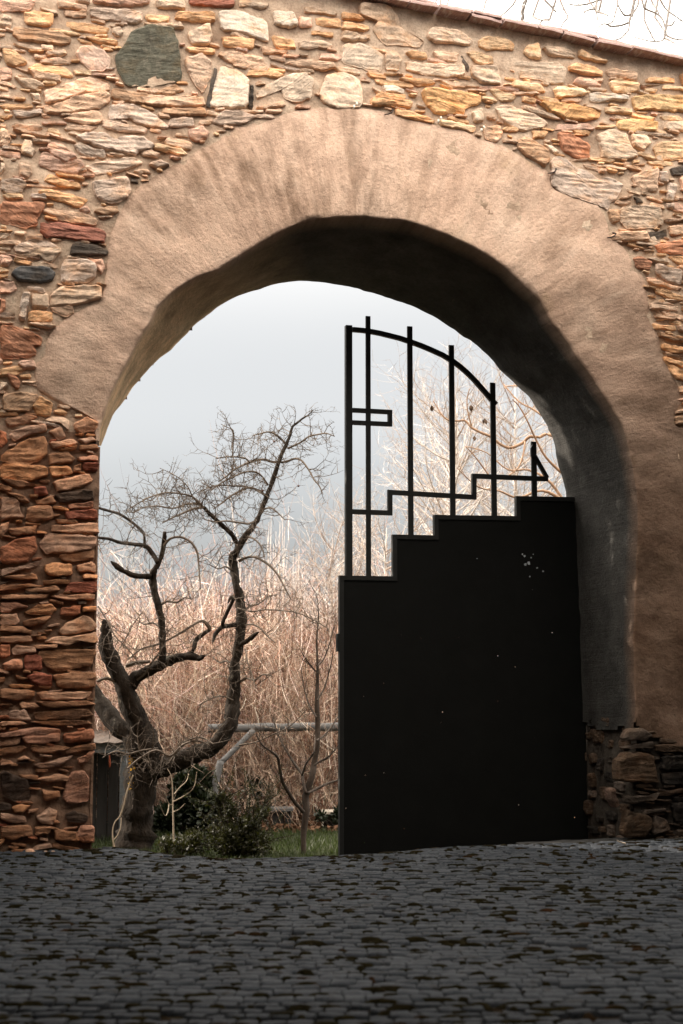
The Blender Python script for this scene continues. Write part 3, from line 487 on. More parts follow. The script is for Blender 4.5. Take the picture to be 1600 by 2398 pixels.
def core():
    cs = .03; i0 = -int((UJ - ULEFT) / cs); i1 = int((URIGHT - UJ) / cs); zb = -.9
    idx = {}; V = []; Fc = []
    def vid(i, j):
        if (i, j) not in idx:
            u = UJ + i * cs; z = zb + j * cs; zt = wall_top(u)
            if z > zt: z = zt
            p = Vector((u, 0, z))
            t = (.031 if u < -1 and z < ZG else .026) - .020 * max(0, min(1, (z - 1.2) / 2.2)) + .016 * noise.noise(p * 5) + .013 * noise.noise(p * 13) + .008 * noise.noise(p * 30)
            idx[(i, j)] = len(V); V.append((u, t, z))
        return idx[(i, j)]
    for i in range(i0, i1):
        uc = UJ + (i + .5) * cs
        for j in range(0, int((wall_top(uc) + .9) / cs) + 1):
            zc = zb + (j + .5) * cs
            if inpoly(uc, zc, hole): continue
            Fc.append((vid(i, j), vid(i + 1, j), vid(i + 1, j + 1), vid(i, j + 1)))
    # left reveal of the opening
    zt = uz(226, 1020)[1]; b = len(V); n = 40
    for j in range(n + 1):
        z = -.9 + (zt + .9) * j / n
        for k in range(13):
            t = .02 + (THICK - .02) * k / 12; p = Vector((UJ, t, z))
            V.append((UJ - .015 + .02 * noise.noise(p * 6) + (-.03 if 0 < k else 0), t, z))
    for j in range(n):
        for k in range(12):
            a = b + j * 13 + k; Fc.append((a, a + 1, a + 14, a + 13))
    # right reveal below the render
    V0, F0 = V, Fc; V, Fc = [], []; b = len(V); n = 26; zt = uz(1486, 1640)[1]
    for j in range(n + 1):
        z = -.9 + (zt + .9) * j / n
        for k in range(15):
            f = k / 14
            py = 1600 + (1.0 - z) * 330
            ua = uz(lerp_tab(PIERL, py), py)[0] + .05; ub = uz(lerp_tab(PIERB, py), py, THICK)[0] + .03
            p = Vector((ua, f * THICK, z)); V.append((ua + (ub - ua) * f + .03 * noise.noise(p * 5), .01 + (THICK - .01) * f, z))
    for j in range(n):
        for k in range(14):
            a = b + j * 15 + k; Fc.append((a, a + 15, a + 16, a + 1))
    mesh_obj('reveal_mortar', V, Fc, M_SHADED, W_ROOT, True); V, Fc = V0, F0
    # ends, top and back
    def quad(a, c, d, e):
        m = len(V); V.extend([a, c, d, e]); Fc.append((m, m + 1, m + 2, m + 3))
    hb = []                                                # back face, in vertical strips round the opening
    us = [ULEFT] + [UJ - .04] + [UJ + (2.25 - UJ) * k / 40 for k in range(41)] + [URIGHT]
    tbk = sorted((uz(*pt(tb, a), THICK)) for a in range(0, 177, 2))
    for ua, ub in zip(us, us[1:]):
        um = (ua + ub) / 2; ra = uz(1350, 1500, THICK)[0] + .05
        zl = -.9
        if UJ - .03 < um < ra: zl = lerp_tab([(u, z + .06) for u, z in tbk], um)
        quad((ua, THICK - .01, zl), (ub, THICK - .01, zl), (ub, THICK - .01, wall_top(ub)), (ua, THICK - .01, wall_top(ua)))
        quad((ua, .03, wall_top(ua) - .01), (ub, .03, wall_top(ub) - .01), (ub, THICK, wall_top(ub) - .01), (ua, THICK, wall_top(ua) - .01))
    quad((ULEFT, 0.03, -.9), (ULEFT, THICK, -.9), (ULEFT, THICK, wall_top(ULEFT)), (ULEFT, .03, wall_top(ULEFT)))
    quad((URIGHT, 0.03, -.9), (URIGHT, THICK, -.9), (URIGHT, THICK, wall_top(URIGHT)), (URIGHT, .03, wall_top(URIGHT)))
    o = mesh_obj('mortar', V, Fc, M_MORTAR, W_ROOT, True); o.data.materials.append(M_SHADED); o.data.materials.append(M_EARTH)
    for pl in o.data.polygons:
        c_ = pl.center
        if c_.y > .2: continue
        k_ = .10 * noise.noise(c_ * 4)
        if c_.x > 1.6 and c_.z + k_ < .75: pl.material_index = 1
        elif c_.x < -1 and c_.z + k_ < ZG - .05: pl.material_index = 2
core()

# --- stones
def stone_geo(poly, proud, rng, seedv, relief=1.0, step=.022, depth=.06, rings=((1, .0), (.0, 0))):
    P = poly; jit = max(p_[1] for p_ in poly) - min(p_[1] for p_ in poly)
    Q = []                                                  # blunt the corners
    for i in range(len(P)):
        a, b = P[i], P[(i + 1) % len(P)]
        for f in (.11, .89): Q.append((a[0] + (b[0] - a[0]) * f, a[1] + (b[1] - a[1]) * f))
    L = []
    for i in range(len(Q)):
        a, b = Q[i], Q[(i + 1) % len(Q)]; d = math.hypot(b[0] - a[0], b[1] - a[1]); k = max(1, int(round(d / step)))
        for j in range(k):
            f = j / k; x, z = a[0] + (b[0] - a[0]) * f, a[1] + (b[1] - a[1]) * f
            nv = noise.noise(Vector((x * 22, z * 22, seedv))); nw = noise.noise(Vector((x * 22, z * 22, seedv + 9)))
            n2_ = noise.noise(Vector((x * 60, z * 60, seedv))); n3_ = noise.noise(Vector((x * 60, z * 60, seedv + 4)))
            k_ = min(1.0, jit / .05); L.append((x + k_ * (.010 * nv + .0045 * n2_), z + k_ * (.009 * nw + .0045 * n3_)))
    n = len(L); cx = sum(p[0] for p in L) / n; cz = sum(p[1] for p in L) / n
    w = max(p[0] for p in L) - min(p[0] for p in L); h = max(p[1] for p in L) - min(p[1] for p in L)
    tilt_u, tilt_z = rng.uniform(-.16, .16), rng.uniform(-.10, .30)
    bev = min(.0065, .12 * h)
    V = []
    spec = [(0, depth), (0, -proud * .35), (bev, -proud * .85), (bev * 2.6, -proud), (-.42, -proud * 1.02), (-.74, -proud * 1.03)]
    if min(w, h) > .13: spec = spec[:4] + [(-f_, -proud * 1.02) for f_ in (.16, .28, .40, .52, .64, .76, .88)]
    spec = [s_ for s_ in spec if s_[0] <= 0 or s_[0] < .45 * h]
    for (s, t) in spec:
        for (x, z) in L:
            dx, dz = cx - x, cz - z; d = math.hypot(dx, dz) or 1e-6
            if s >= 0: k = min(s / d, .5)
            else: k = -s
            X, Z = x + dx * k, z + dz * k; T = t
            if t < -proud * .5:
                T += tilt_u * (X - cx) * .5 - tilt_z * (Z - cz) * .6
                T += relief * (.009 * noise.noise(Vector((X * 5, Z * 46, seedv))) + .010 * noise.noise(Vector((X * 9, Z * 11, seedv))) + .0045 * noise.noise(Vector((X * 28, Z * 34, seedv))))
            V.append((X, min(T, .05) if t < 0 else T, Z))
    V.append((cx, V[-1][1], cz))
    Fc = []
    for r in range(len(spec) - 1):
        for j in range(n):
            j2 = (j + 1) % n; Fc.append((r * n + j2, r * n + j, (r + 1) * n + j, (r + 1) * n + j2))
    m = (len(spec) - 1) * n
    for j in range(n): Fc.append((m + (j + 1) % n, m + j, len(V) - 1))
    return V, Fc
rng = random.Random(11)
traced = []
for (ox, oy), sc, txt in STONES:
    for item in txt.replace('\n', ';').split(';'):
        c, pts = item.split(':')
        P = [tuple(map(float, q.split(','))) for q in pts.split()]
        P = [uz(ox + x * sc, oy + y * sc) for x, y in P]
        area = .5 * abs(sum(P[i][0] * P[(i + 1) % len(P)][1] - P[(i + 1) % len(P)][0] * P[i][1] for i in range(len(P))))
        s = sum(P[i][0] * P[(i + 1) % len(P)][1] - P[(i + 1) % len(P)][0] * P[i][1] for i in range(len(P)))
        if s < 0: P = P[::-1]
        # clip the jamb stones to the jamb line with a little raggedness
        P = [(min(x, UJ + .012 + .012 * noise.noise(Vector((z * 9, 1, 4)))) if z < uz(226, 1046)[1] and x < UJ + .3 else x, z) for x, z in P]
        traced.append((area, c, P))
# occupancy raster for the small filling stones
RES = .012
nu, nz_ = int((URIGHT - ULEFT) / RES), int(6.6 / RES); OCC = np.zeros((nu, nz_), bool)
gu = ULEFT + (np.arange(nu) + .5) * RES; gz = -.9 + (np.arange(nz_) + .5) * RES
def raster(P, grow=0.0):
    cx = sum(p[0] for p in P) / len(P); cz = sum(p[1] for p in P) / len(P)
    xs = [p[0] for p in P]; zs = [p[1] for p in P]
    i0, i1 = max(0, int((min(xs) - grow - ULEFT) / RES)), min(nu, int((max(xs) + grow - ULEFT) / RES) + 1)
    j0, j1 = max(0, int((min(zs) - grow + .9) / RES)), min(nz_, int((max(zs) + grow + .9) / RES) + 1)
    if i1 <= i0 or j1 <= j0: return None
    X, Z = np.meshgrid(gu[i0:i1], gz[j0:j1], indexing='ij'); c = np.zeros(X.shape, bool)
    j = len(P) - 1
    for i in range(len(P)):
        xi, yi = P[i]; xj, yj = P[j]
        if yi != yj:
            c ^= ((yi > Z) != (yj > Z)) & (X < (xj - xi) * (Z - yi) / (yj - yi) + xi)
        j = i
    return (slice(i0, i1), slice(j0, j1)), c
for a, c, P in traced:
    r = raster(P)
    if r: OCC[r[0]] |= r[1]
plast = [uz(*pt(to, a)) for a in np.arange(176.9, 0, -1.5)] + [uz(1690, 1012), uz(1690, 1768), uz(1486, 1700)]
plast += [uz(lerp_tab(PIERL, y), y) for y in range(1680, 1010, -60)] + [uz(*pt(tl, a)) for a in range(1, 177, 2)]
for P in (plast, hole):
    r = raster(P); OCC[r[0]] |= r[1]
uu, zz = np.meshgrid(gu, gz, indexing='ij')
OCC |= zz > np.vectorize(wall_top)(gu)[:, None] - .10
OCC |= zz < -.35
OCC |= (uu > UJ - .02) & (uu < 0) & (zz < 2.0)
def stone_colour(c, rng):
    b = SC[c]; k = rng.uniform(.86, 1.14); h = rng.uniform(-.03, .03)
    k *= (1.12 if c in 'CWwc' else 1.36) if c not in 'kdD' else 1.05
    return tuple(min(.82, v) for v in (b[0] * k * (1 + h), b[1] * k, b[2] * k * (1 - h))) + (rng.random(),)
traced.sort(key=lambda q: -q[0])
small = MB(); ZG = uz(100, 1000)[1]
for i, (area, c, P) in enumerate(traced):
    proud = rng.uniform(.014, .034) * (.45 if c in 'dD' and area < .012 else 1)
    relief = 1.0 if c not in 'PDkCW' else .55
    V, Fc = stone_geo(P, proud, rng, i * 3.7, relief)
    col = stone_colour(c, rng)
    if P[0][0] < -1 and P[0][1] < ZG: kk = .66 if P[0][1] < .7 + .2 * rng.random() else .86; col = (col[0] * kk, col[1] * .80 * kk, col[2] * .70 * kk, col[3])     # rustier stone in the left jamb
    if P[0][0] > 1.6 and P[0][1] < .75: col = tuple(v * .12 for v in col[:3]) + (col[3],)    # shade low on the right pier put into the stone colour
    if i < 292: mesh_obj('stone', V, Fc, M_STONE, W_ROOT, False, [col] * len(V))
    else: small.add(V, Fc, col)
# fillers between and beyond the traced ones
ZG = uz(100, 1000)[1]
fills = 0
for tries, (w0, w1, h0, h1) in ((7600, (.18, .40, .035, .085)), (17500, (.09, .24, .018, .045)), (32000, (.04, .12, .010, .024))):
    for _ in range(tries):
        u = rng.uniform(ULEFT, URIGHT); z = rng.uniform(-.3, 5.6)
        i, j = int((u - ULEFT) / RES), int((z + .9) / RES)
        if not (0 <= i < nu and 0 <= j < nz_) or OCC[i, j]: continue
        if z > ZG and w0 < .05 and rng.random() < .45: continue
        if -2.4 < u < -1 and z < ZG and rng.random() < (.55 if w0 > .05 else .35): continue
        w = rng.uniform(w0, w1); h = rng.uniform(h0, h1); sl = rng.uniform(-.22, .14); k = rng.randint(5, 8)
        P = []
        for q in range(k):
            a = 2 * math.pi * (q + rng.uniform(-.25, .25)) / k
            ex = abs(math.cos(a)) ** .38 * math.copysign(1, math.cos(a)); ez = abs(math.sin(a)) ** .42 * math.copysign(1, math.sin(a))
            r_ = rng.uniform(.78, 1.06); P.append((u + w / 2 * ex * r_, z + h / 2 * ez * r_ + sl * w / 2 * ex))
        r = raster(P, .0)
        if r is None or r[1].sum() < 2 or (OCC[r[0]] & r[1]).sum() > .06 * r[1].sum(): continue
        rg = raster([(u + (x - u) * 1.12, z + (y - z) * 1.25) for x, y in P]); OCC[rg[0]] |= rg[1]
        low = z < ZG
        pal = 'tbbbbrBgRod' if (u < 0 and low) else ('tttcogpy' if u < 0 else ('tcoyytpc' if z > ZG else 'bbtgd'))
        V, Fc = stone_geo(P, rng.uniform(.008, .026), rng, tries + _ * .37, .8, .03 if w > .1 else .018)
        cc_ = stone_colour(rng.choice(pal), rng)
        if low and u < -1: kk = .6 if z < .7 else .8; cc_ = (cc_[0] * kk, cc_[1] * .78 * kk, cc_[2] * .66 * kk, cc_[3])
        if u > 1.6 and z < .75: cc_ = tuple(v * .11 for v in cc_[:3]) + (cc_[3],)  # fillers there get the same painted shade
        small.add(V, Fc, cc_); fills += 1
tag(small.build('small_stones', M_STONE, W_ROOT), kind='stuff')
# stones of the two reveals (seen edge-on here)
rev = MB()
def reveal_stones(ufun, z0, z1, sgn, n):
    done = []
    for _ in range(n):
        t = rng.uniform(.05, THICK - .06); z = rng.uniform(z0, z1); w = rng.uniform(.10, .34); h = rng.uniform(.05, .13)
        if t - w / 2 < .02 or t + w / 2 > THICK: continue
        if any(abs(t - a) < (w + b) / 2 + .012 and abs(z - c) < (h + d) / 2 + .012 for a, b, c, d in done): continue
        done.append((t, w, z, h)); k = 7; P = []
        for q in range(k):
            a = 2 * math.pi * (q + rng.uniform(-.2, .2)) / k
            ex = abs(math.cos(a)) ** .5 * math.copysign(1, math.cos(a)); ez = abs(math.sin(a)) ** .5 * math.copysign(1, math.sin(a))
            P.append((t + w / 2 * ex, z + h / 2 * ez))
        V, Fc = stone_geo(P, rng.uniform(.015, .04), rng, _ * 1.3, 1)
        V = [(ufun(a, c) - sgn * b, a, c) for a, b, c in V]
        if sgn > 0: Fc = [f[::-1] for f in Fc]
        cc_ = stone_colour(rng.choice('bbtrgdpB' if sgn > 0 else 'bdgbd'), rng)
        rev.add(V, Fc, cc_ if sgn > 0 else tuple(v * .14 for v in cc_[:3]) + (cc_[3],))  # right reveal's shade is put into its stone colours
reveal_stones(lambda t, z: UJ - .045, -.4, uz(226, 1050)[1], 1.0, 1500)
def ur(t, z):
    py = 1600 + (1.0 - z) * 330
    a = uz(lerp_tab(PIERL, py), py)[0] + .05; b = uz(lerp_tab(PIERB, py), py, THICK)[0] + .03
    return a + (b - a) * t / THICK
def flip(V): return V
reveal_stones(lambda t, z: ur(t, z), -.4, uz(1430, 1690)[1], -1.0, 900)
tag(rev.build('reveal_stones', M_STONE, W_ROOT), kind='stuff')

# --- coping: two staggered courses of red tiles
M_TILE = speck('red_clay_tile', (.34, .225, .205), .45, 22, .85, .6, .2, patch=((.46, .39, .36), 7, .52))
def tile_geo(L, Wd, H, rng):
    n = 6; V = []; Fc = []
    for i in range(n + 1):
        x = -L / 2 + L * i / n
        e = .004 * rng.uniform(-1, 1)
        prof = [(0 + e, 0), (.002 + e, H * .5), (.010 + e, H), (Wd * .4, H * 1.05 + e), (Wd, H), (Wd, 0)]
        for (y, z) in prof: V.append((x, y, z + .003 * rng.uniform(-1, 1)))
    m = 6
    for i in range(n):
        for j in range(m):
            a = i * m + j; b = i * m + (j + 1) % m; Fc.append((a, b, b + m, a + m))
    Fc.append(tuple(range(m))); Fc.append(tuple(n * m + j for j in range(m - 1, -1, -1)))
    return V, Fc
tiles_me = []
for k in range(6):
    V, Fc = tile_geo(1.0, .34, 1.0, rng); me = bpy.data.meshes.new('tile'); me.from_pydata(V, [], [f[::-1] for f in Fc]); me.materials.append(M_TILE); tiles_me.append(me)
slope = math.atan2(top_b[1] - top_a[1], top_b[0] - top_a[0])
for course in (0, 1):
    u = top_a[0] - 1.75 + .12 * course
    while u < URIGHT:
        L = rng.uniform(.20, .31); um = u + L / 2
        o = bpy.data.objects.new('tile', rng.choice(tiles_me)); link(o, W_ROOT)
        wob = .020 * noise.noise(Vector((um * 1.6, 0, 7)))
        o.location = (um, (-.10 if course == 0 else -.065) + rng.uniform(-.022, .018), wall_top(um) - .005 + .034 * course + wob + rng.uniform(-.006, .006))
        o.scale = (L - rng.uniform(.004, .02), 1.0 + .1 * course, .028)
        o.rotation_euler = (R(rng.uniform(-3, 1)), -slope + R(rng.uniform(-3.4, 3.4)), R(rng.uniform(-2.5, 2.5)))
        u += L
cap = MB()                                                   # mortar bed and ridge behind the tiles
us = np.linspace(ULEFT, URIGHT, 60)
for ua, ub in zip(us, us[1:]):
    za, zb_ = wall_top(ua), wall_top(ub)
    cap.add([(ua, .02, za - .02), (ub, .02, zb_ - .02), (ub, .2, zb_ + .10), (ua, .2, za + .10), (ub, THICK - .1, zb_ + .05), (ua, THICK - .1, za + .05)], [(0, 1, 2, 3), (3, 2, 4, 5)])
cap.build('coping_bed', M_MORTAR, W_ROOT)

# small iron hooks left in the wall, and the white wire clips above the arch
M_IRON = speck('rusty_iron', (.05, .035, .03), .4, 60, .7, .3)
M_CLIP = speck('white_ceramic', (.75, .70, .60), .1, 30, .4, .1, .5)
hook_lab = ["thin curved iron hook under the orange stone above the crown of the arch", "short bent iron hook beside the big grey slab above the arch's right shoulder",
            "bent iron hook at the foot of the stone by the arch's right haunch"]
for (px, py), lb in zip(((912, 263), (1293, 401), (1432, 551)), hook_lab):
    u, z = uz(px, py); m = MB()
    m.tube([(u - .035, -.005, z - .02), (u - .02, -.035, z - .028), (u + .005, -.045, z - .018), (u + .018, -.04, z + .005), (u + .015, .03, z + .03)], [.004, .006, .006, .006, .007], 6)
    tag(m.build('iron_hook', M_IRON, W_ROOT if False else None), lb, 'hook', 'iron hooks in the wall')
    COL.objects[-1].location = O; COL.objects[-1].rotation_euler = (0, 0, TH)
clip_lab = ["small white wire clip under the round pink boulder above the arch", "small white wire clip between the two orange stones above the arch", "small white wire clip at the right end of the lower orange stone above the arch"]
for (px, py), lb in zip(((826, 256), (1022, 289), (1122, 310)), clip_lab):
    u, z = uz(px, py); m = MB()
    for dx, dz in ((-.010, -.012), (.010, .012)):
        m.tube([(u + dx, -.075, z + dz - .012), (u + dx, -.08, z + dz - .004), (u + dx, -.08, z + dz + .006), (u + dx, -.075, z + dz + .013)], [.004, .008, .008, .003], 7)
    m.tube([(u - .010, -.078, z - .012), (u, -.03, z), (u + .010, -.078, z + .012)], [.003, .003, .003], 5)
    m.tube([(u, -.03, z), (u, .05, z + .01)], [.003, .003], 5)
    o = tag(m.build('wire_clip', M_CLIP), lb, 'clip', 'white wire clips over the arch'); o.location = O; o.rotation_euler = (0, 0, TH)

# ------------------------------------------------------------------ unseen helpers added to shade the place
# added roof, walls and tree shapes that block sky and sun
def on_plane(px, py, t): return uz(px, py, t)
P_T = -1.85                                                    # front edge of the added roof, parallel to the wall
ez = max(on_plane(x, -40, P_T)[1] for x in (-60, 800, 1660)) + .12
M_BLOCKER = speck('blocker_dark', (.07, .05, .035), .3, 8, .9, .4, .15)
P_ROOT = empty('sky_blocker', O, TH); tag(P_ROOT, "added unseen roof and walls that shade the forecourt and lower wall", "sky_blocker")
tb_ = -12.5; ua, ub = -4.6, 4.2
def slab(ta, tb2):                                            # unseen sky-blocking slab from depth ta (front) to tb2 (back), rising to the back
    m = MB(); za = ez + (P_T - ta) * .12; zb2 = ez + (P_T - tb2) * .12
    m.add([(ua, ta, za), (ub, ta, za), (ub, tb2, zb2), (ua, tb2, zb2), (ua, ta, za + .16), (ub, ta, za + .16), (ub, tb2, zb2 + .16), (ua, tb2, zb2 + .16)],
          [(3, 2, 1, 0), (4, 5, 6, 7), (0, 1, 5, 4), (1, 2, 6, 5), (2, 3, 7, 6), (3, 0, 4, 7)])
    m.build('roof', M_BLOCKER, P_ROOT)  # added unseen roof that blocks the sky
slab(P_T, -4.25); slab(-6.5, tb_)  # gap between them lets light onto the near paving
m = MB(); m.box((ua, tb_ - .3, -.1), (ub, tb_, ez + 1.4)); m.build('blocker_back', M_BLOCKER, P_ROOT)
for u in (ua, ub - .25):
    m = MB(); m.box((u, tb_ + .01, -.1), (u + .25, -.12, ez + .02)); m.build('side_wall', M_BLOCKER, P_ROOT)  # added to cut off light from the sides
def conifer(x, y, h, r, label, seed):  # unseen tree added to keep sun off the passage
    rr = random.Random(seed); root = empty('sun_blocker_conifer', (x, y, GARDEN)); tag(root, label, 'tree', 'unseen conifers added to block the sun')
    t_ = MB(); t_.tube([(x, y, GARDEN - .1), (x, y, GARDEN + h * .5), (x, y, GARDEN + h * .97)], [.16, .10, .02], 8); f = MB()
    for _ in range(4200):
        k = rr.random(); z = GARDEN + .2 + (h - .2) * k; R_ = r * (1 - k) ** .55 + .06; a = rr.uniform(0, 6.283); q = R_ * rr.random() ** .45
        p = Vector((x + q * math.cos(a), y + q * math.sin(a), z)); d = Vector((math.cos(a), math.sin(a), rr.uniform(-.2, .8))).normalized() * rr.uniform(.12, .28)
        b = d.cross(Vector((rr.gauss(0, 1), rr.gauss(0, 1), rr.gauss(0, 1)))).normalized() * .06
        f.add([tuple(p), tuple(p + d * .5 + b), tuple(p + d), tuple(p + d * .5 - b)], [(0, 1, 2, 3)])
    tr = t_.build('trunk', M_CONB, root, True); cr_ = f.build('crown', M_CON, root)
M_CONB = speck('sun_blocker_bark', (.06, .04, .03), .4, 20, .9, .6); M_CON = speck('sun_blocker_needles', (.025, .04, .018), .4, 20, .7, .2)
conifer(-4.0, 12.75, 7.6, 1.0, "unseen conifer added behind the wall to block the sun, nearest the left jamb", 1)
conifer(-5.0, 13.75, 7.0, .7, "unseen conifer added behind the wall to block the sun, second from the left jamb", 2)

# ------------------------------------------------------------------ ground
def grass_soil_mat():
    q = NT('lawn_soil'); a = q.noise(2.5, 6, .65); b = q.noise(30, 5, .7)
    c = q.ramp(a, [(.3, (.010, .014, .005)), (.55, (.015, .020, .006)), (.75, (.026, .026, .011))])
    c = q.mix(.7, c, q.ramp(b, [(.3, .5), (.5, 1), (.7, 1.4)]), 'MULTIPLY')
    return q.done(c, .95, q.bump(b, .8, .03), .1)
M_SOIL = grass_soil_mat()
def axis(a, b, fine, lo, hi, far):
    L = [lo * far]
    x = lo; L = [-far, -far * .4, -far * .15, -far * .06, lo * 2] if lo < 0 else []
    while x <= hi: L.append(x); x += fine
    return L + [hi * 2, far * .06, far * .15, far * .4, far]
xs = [-900, -350, -130, -50, -25] + list(np.arange(-12, 12.01, .3)) + [25, 50, 130, 350, 900]
ys = [-900, -350, -130, -50, -20, -8] + list(np.arange(-3, 24.01, .25)) + [28, 36, 50, 90, 160, 350, 900]
V = [(x, y, ground_z(x, y) - .035) for y in ys for x in xs]; nx = len(xs)
Fc = [(j * nx + i, j * nx + i + 1, (j + 1) * nx + i + 1, (j + 1) * nx + i) for j in range(len(ys) - 1) for i in range(nx - 1)]
tag(mesh_obj('ground', V, Fc, M_SOIL, None, True), kind='structure')

# cobbled road: a bed of dark earth and moss with every sett on it
def bed_mat():
    q = NT('joint_earth'); a = q.noise(9, 6, .7); b = q.noise(60, 5, .7)
    c = q.ramp(a, [(.32, (.010, .007, .004)), (.5, (.017, .011, .006)), (.66, (.016, .015, .006)), (.8, (.034, .018, .010))])
    c = q.mix(.6, c, q.ramp(b, [(.3, .4), (.5, 1), (.7, 1.6)]), 'MULTIPLY')
    return q.done(c, 1.0, q.bump(b, .9, .02), .05)
def sett_mat():
    q = NT('dark_sett'); oi = q.n('ShaderNodeObjectInfo')
    a = q.noise(5, 5, .6); b = q.noise(40, 6, .7); f = q.noise(170, 3, .7); w = q.noise(11, 5, .7)
    c = q.ramp(a, [(.3, (.023, .0275, .034)), (.5, (.033, .038, .046)), (.72, (.045, .050, .058))])
    c = q.mix(.55, c, q.ramp(b, [(.28, .5), (.5, 1), (.72, 1.45)]), 'MULTIPLY')
    c = q.mix(.4, c, q.ramp(f, [(.3, .6), (.5, 1), (.7, 1.5)]), 'MULTIPLY')
    c = q.mix(q.math('MULTIPLY', q.ramp(w, [(.57, 0.0), (.66, 1.0)]), .75), c, (.010, .008, .005))
    n = q.bump(b, .5, .012); n = q.bump(f, .35, .003, n)
    return q.done(c, .82, n, .10)
M_BED, M_SETT = bed_mat(), sett_mat()
rx = np.arange(-4.4, 4.81, .16); ry = np.arange(-1.5, 13.6, .16)
def road_ok(x, y):
    u, t = uvt(x, y)
    return t < .0 or (UJ - .1 < u < 2.3 and t < 3.0)
V = [(x, y, ground_z(x, y) - .010 + .006 * noise.noise(Vector((x * 9, y * 9, 0)))) for y in ry for x in rx]; nx = len(rx)
Fc = []
for j in range(len(ry) - 1):
    for i in range(nx - 1):
        if road_ok(rx[i] + .08, ry[j] - .1): Fc.append((j * nx + i, j * nx + i + 1, (j + 1) * nx + i + 1, (j + 1) * nx + i))
ROAD = tag(mesh_obj('cobbled_road', V, Fc, M_BED, None, True), kind='structure')
rg = random.Random(3)
def sett_proto(seed):
    r = random.Random(seed); V = []; n = 5; gl = (-1, -.84, 0, .84, 1)
    for j in range(n):
        for i in range(n):
            x, y = gl[i], gl[j]
            e = max(abs(x), abs(y)); cr = abs(x) * abs(y)
            z = 0 - .008 * (abs(y) > .9) - .003 * (abs(x) > .9) - .004 * (cr > .9) + r.uniform(-.002, .002) - .002 * e * e
            sh = 1 - .08 * (cr > .9)
            V.append((x * .5 * sh + r.uniform(-.02, .02), y * .5 * sh + r.uniform(-.02, .02), z))
    Fc = [(j * n + i, j * n + i + 1, (j + 1) * n + i + 1, (j + 1) * n + i) for j in range(n - 1) for i in range(n - 1)]
    ring = [i for i in range(n)] + [j * n + n - 1 for j in range(1, n)] + [(n - 1) * n + i for i in range(n - 2, -1, -1)] + [j * n for j in range(n - 2, 0, -1)]
    b = len(V)
    for q in ring: x, y, z = V[q]; V.append((x * 1.0, y * 1.0, -.08))
    m = len(ring)
    for k in range(m): Fc.append((ring[(k + 1) % m], ring[k], b + k, b + (k + 1) % m))
    return V, Fc
protos = [sett_proto(s) for s in range(14)]
pm = []
for V, Fc in protos:
    me = bpy.data.meshes.new('sett'); me.from_pydata(V, [], Fc); me.materials.append(M_SETT); me.polygons.foreach_set('use_smooth', [True] * len(Fc)); pm.append(me)
SETTS = []
y = 2.2; row = 0
while y < 12.9:
    dep = rg.uniform(.066, .092)
    half = .26 * y + .55
    x = -half - rg.uniform(0, .1); ph = rg.uniform(0, 9)
    while x < half + .25:
        w = rg.choice((rg.uniform(.05, .085), rg.uniform(.07, .11)))
        X = x + w / 2; Yc = y + .08 * noise.noise(Vector((X * .6, row * .10, 5))) + .026 * noise.noise(Vector((X * 2.4, row * .35, 1))) + .010 * noise.noise(Vector((X * 9, row * .9, 1)))
        u, t = uvt(X, Yc)
        if road_ok(X, Yc) and rg.random() > .012 and (t < -.10 or (UJ + .1 < u < 2.12)):
            SETTS.append((X, Yc, w, dep))
        x += w
    y += dep; row += 1
def sett_xf(s):
    X, Yc, w, dep = s
    z = ground_z(X, Yc); e = .05
    sx = (ground_z(X + e, Yc) - ground_z(X - e, Yc)) / (2 * e); sy = (ground_z(X, Yc + e) - ground_z(X, Yc - e)) / (2 * e)
    gap = rg.choice((0, .001, .003, .006)); gy = rg.uniform(.004, .018)
    return (X, Yc, z + .008 + rg.uniform(-.004, .003) - (.009 if rg.random() < .08 else 0)), (math.atan(sy) + rg.gauss(0, .022), -math.atan(sx) + rg.gauss(0, .025), rg.gauss(0, .09)), (w - gap, dep - gy, 1)
vis = [s for s in SETTS if ray(0, 0) and s[1] > 4.1 and abs(s[0]) < .24 * s[1] + .06]
near = set(id(s) for s in sorted(vis, key=lambda s: s[1])[:298])
from mathutils import Euler, Matrix
mb = MB()
for s in SETTS:
    loc, rot, scl = sett_xf(s); k = rg.randrange(14)
    if id(s) in near:
        o = bpy.data.objects.new('sett', pm[k]); link(o, ROAD); o.location = loc; o.rotation_euler = rot; o.scale = scl
    else:
        Mx = Matrix.LocRotScale(Vector(loc), Euler(rot), Vector(scl)); V, Fc = protos[k]
        mb.add([tuple(Mx @ Vector(v)) for v in V], Fc)
tag(mb.build('setts', M_SETT, ROAD, True), kind='stuff')
# moss and litter packed in the joints
M_MOSS = speck('joint_moss', (.009, .0075, .0035), .6, 30, 1.0, .9, .03, patch=((.022, .011, .0055), 3.0, .58))
mb = MB()
for _ in range(4200):
    s = rg.choice(SETTS)
    if s[1] < 3.4 or rg.random() > 1.2 - s[1] * .06: continue
    x, y = s[0] + s[2] / 2 + rg.gauss(0, .012), s[1] + rg.choice((-.5, .5)) * s[3] + rg.gauss(0, .006)
    rx_, ry_ = rg.uniform(.016, .075) * rg.choice((.7, 1, 1.25)), rg.uniform(.010, .032); z = ground_z(x, y) + .004; n = 9
    V = [(x, y, z + rg.uniform(.006, .013))]
    for rr, h in ((.55, .007), (1.0, -.012)):
        for q in range(n):
            a = 2 * math.pi * q / n; k = rr * rg.uniform(.65, 1.2); V.append((x + rx_ * k * math.cos(a), y + ry_ * k * math.sin(a), z + h))
    Fc = [(0, 1 + q, 1 + (q + 1) % n) for q in range(n)] + [(1 + q, 1 + n + q, 1 + n + (q + 1) % n, 1 + (q + 1) % n) for q in range(n)]
    mb.add(V, Fc)
tag(mb.build('moss', M_MOSS, ROAD, True), kind='stuff')
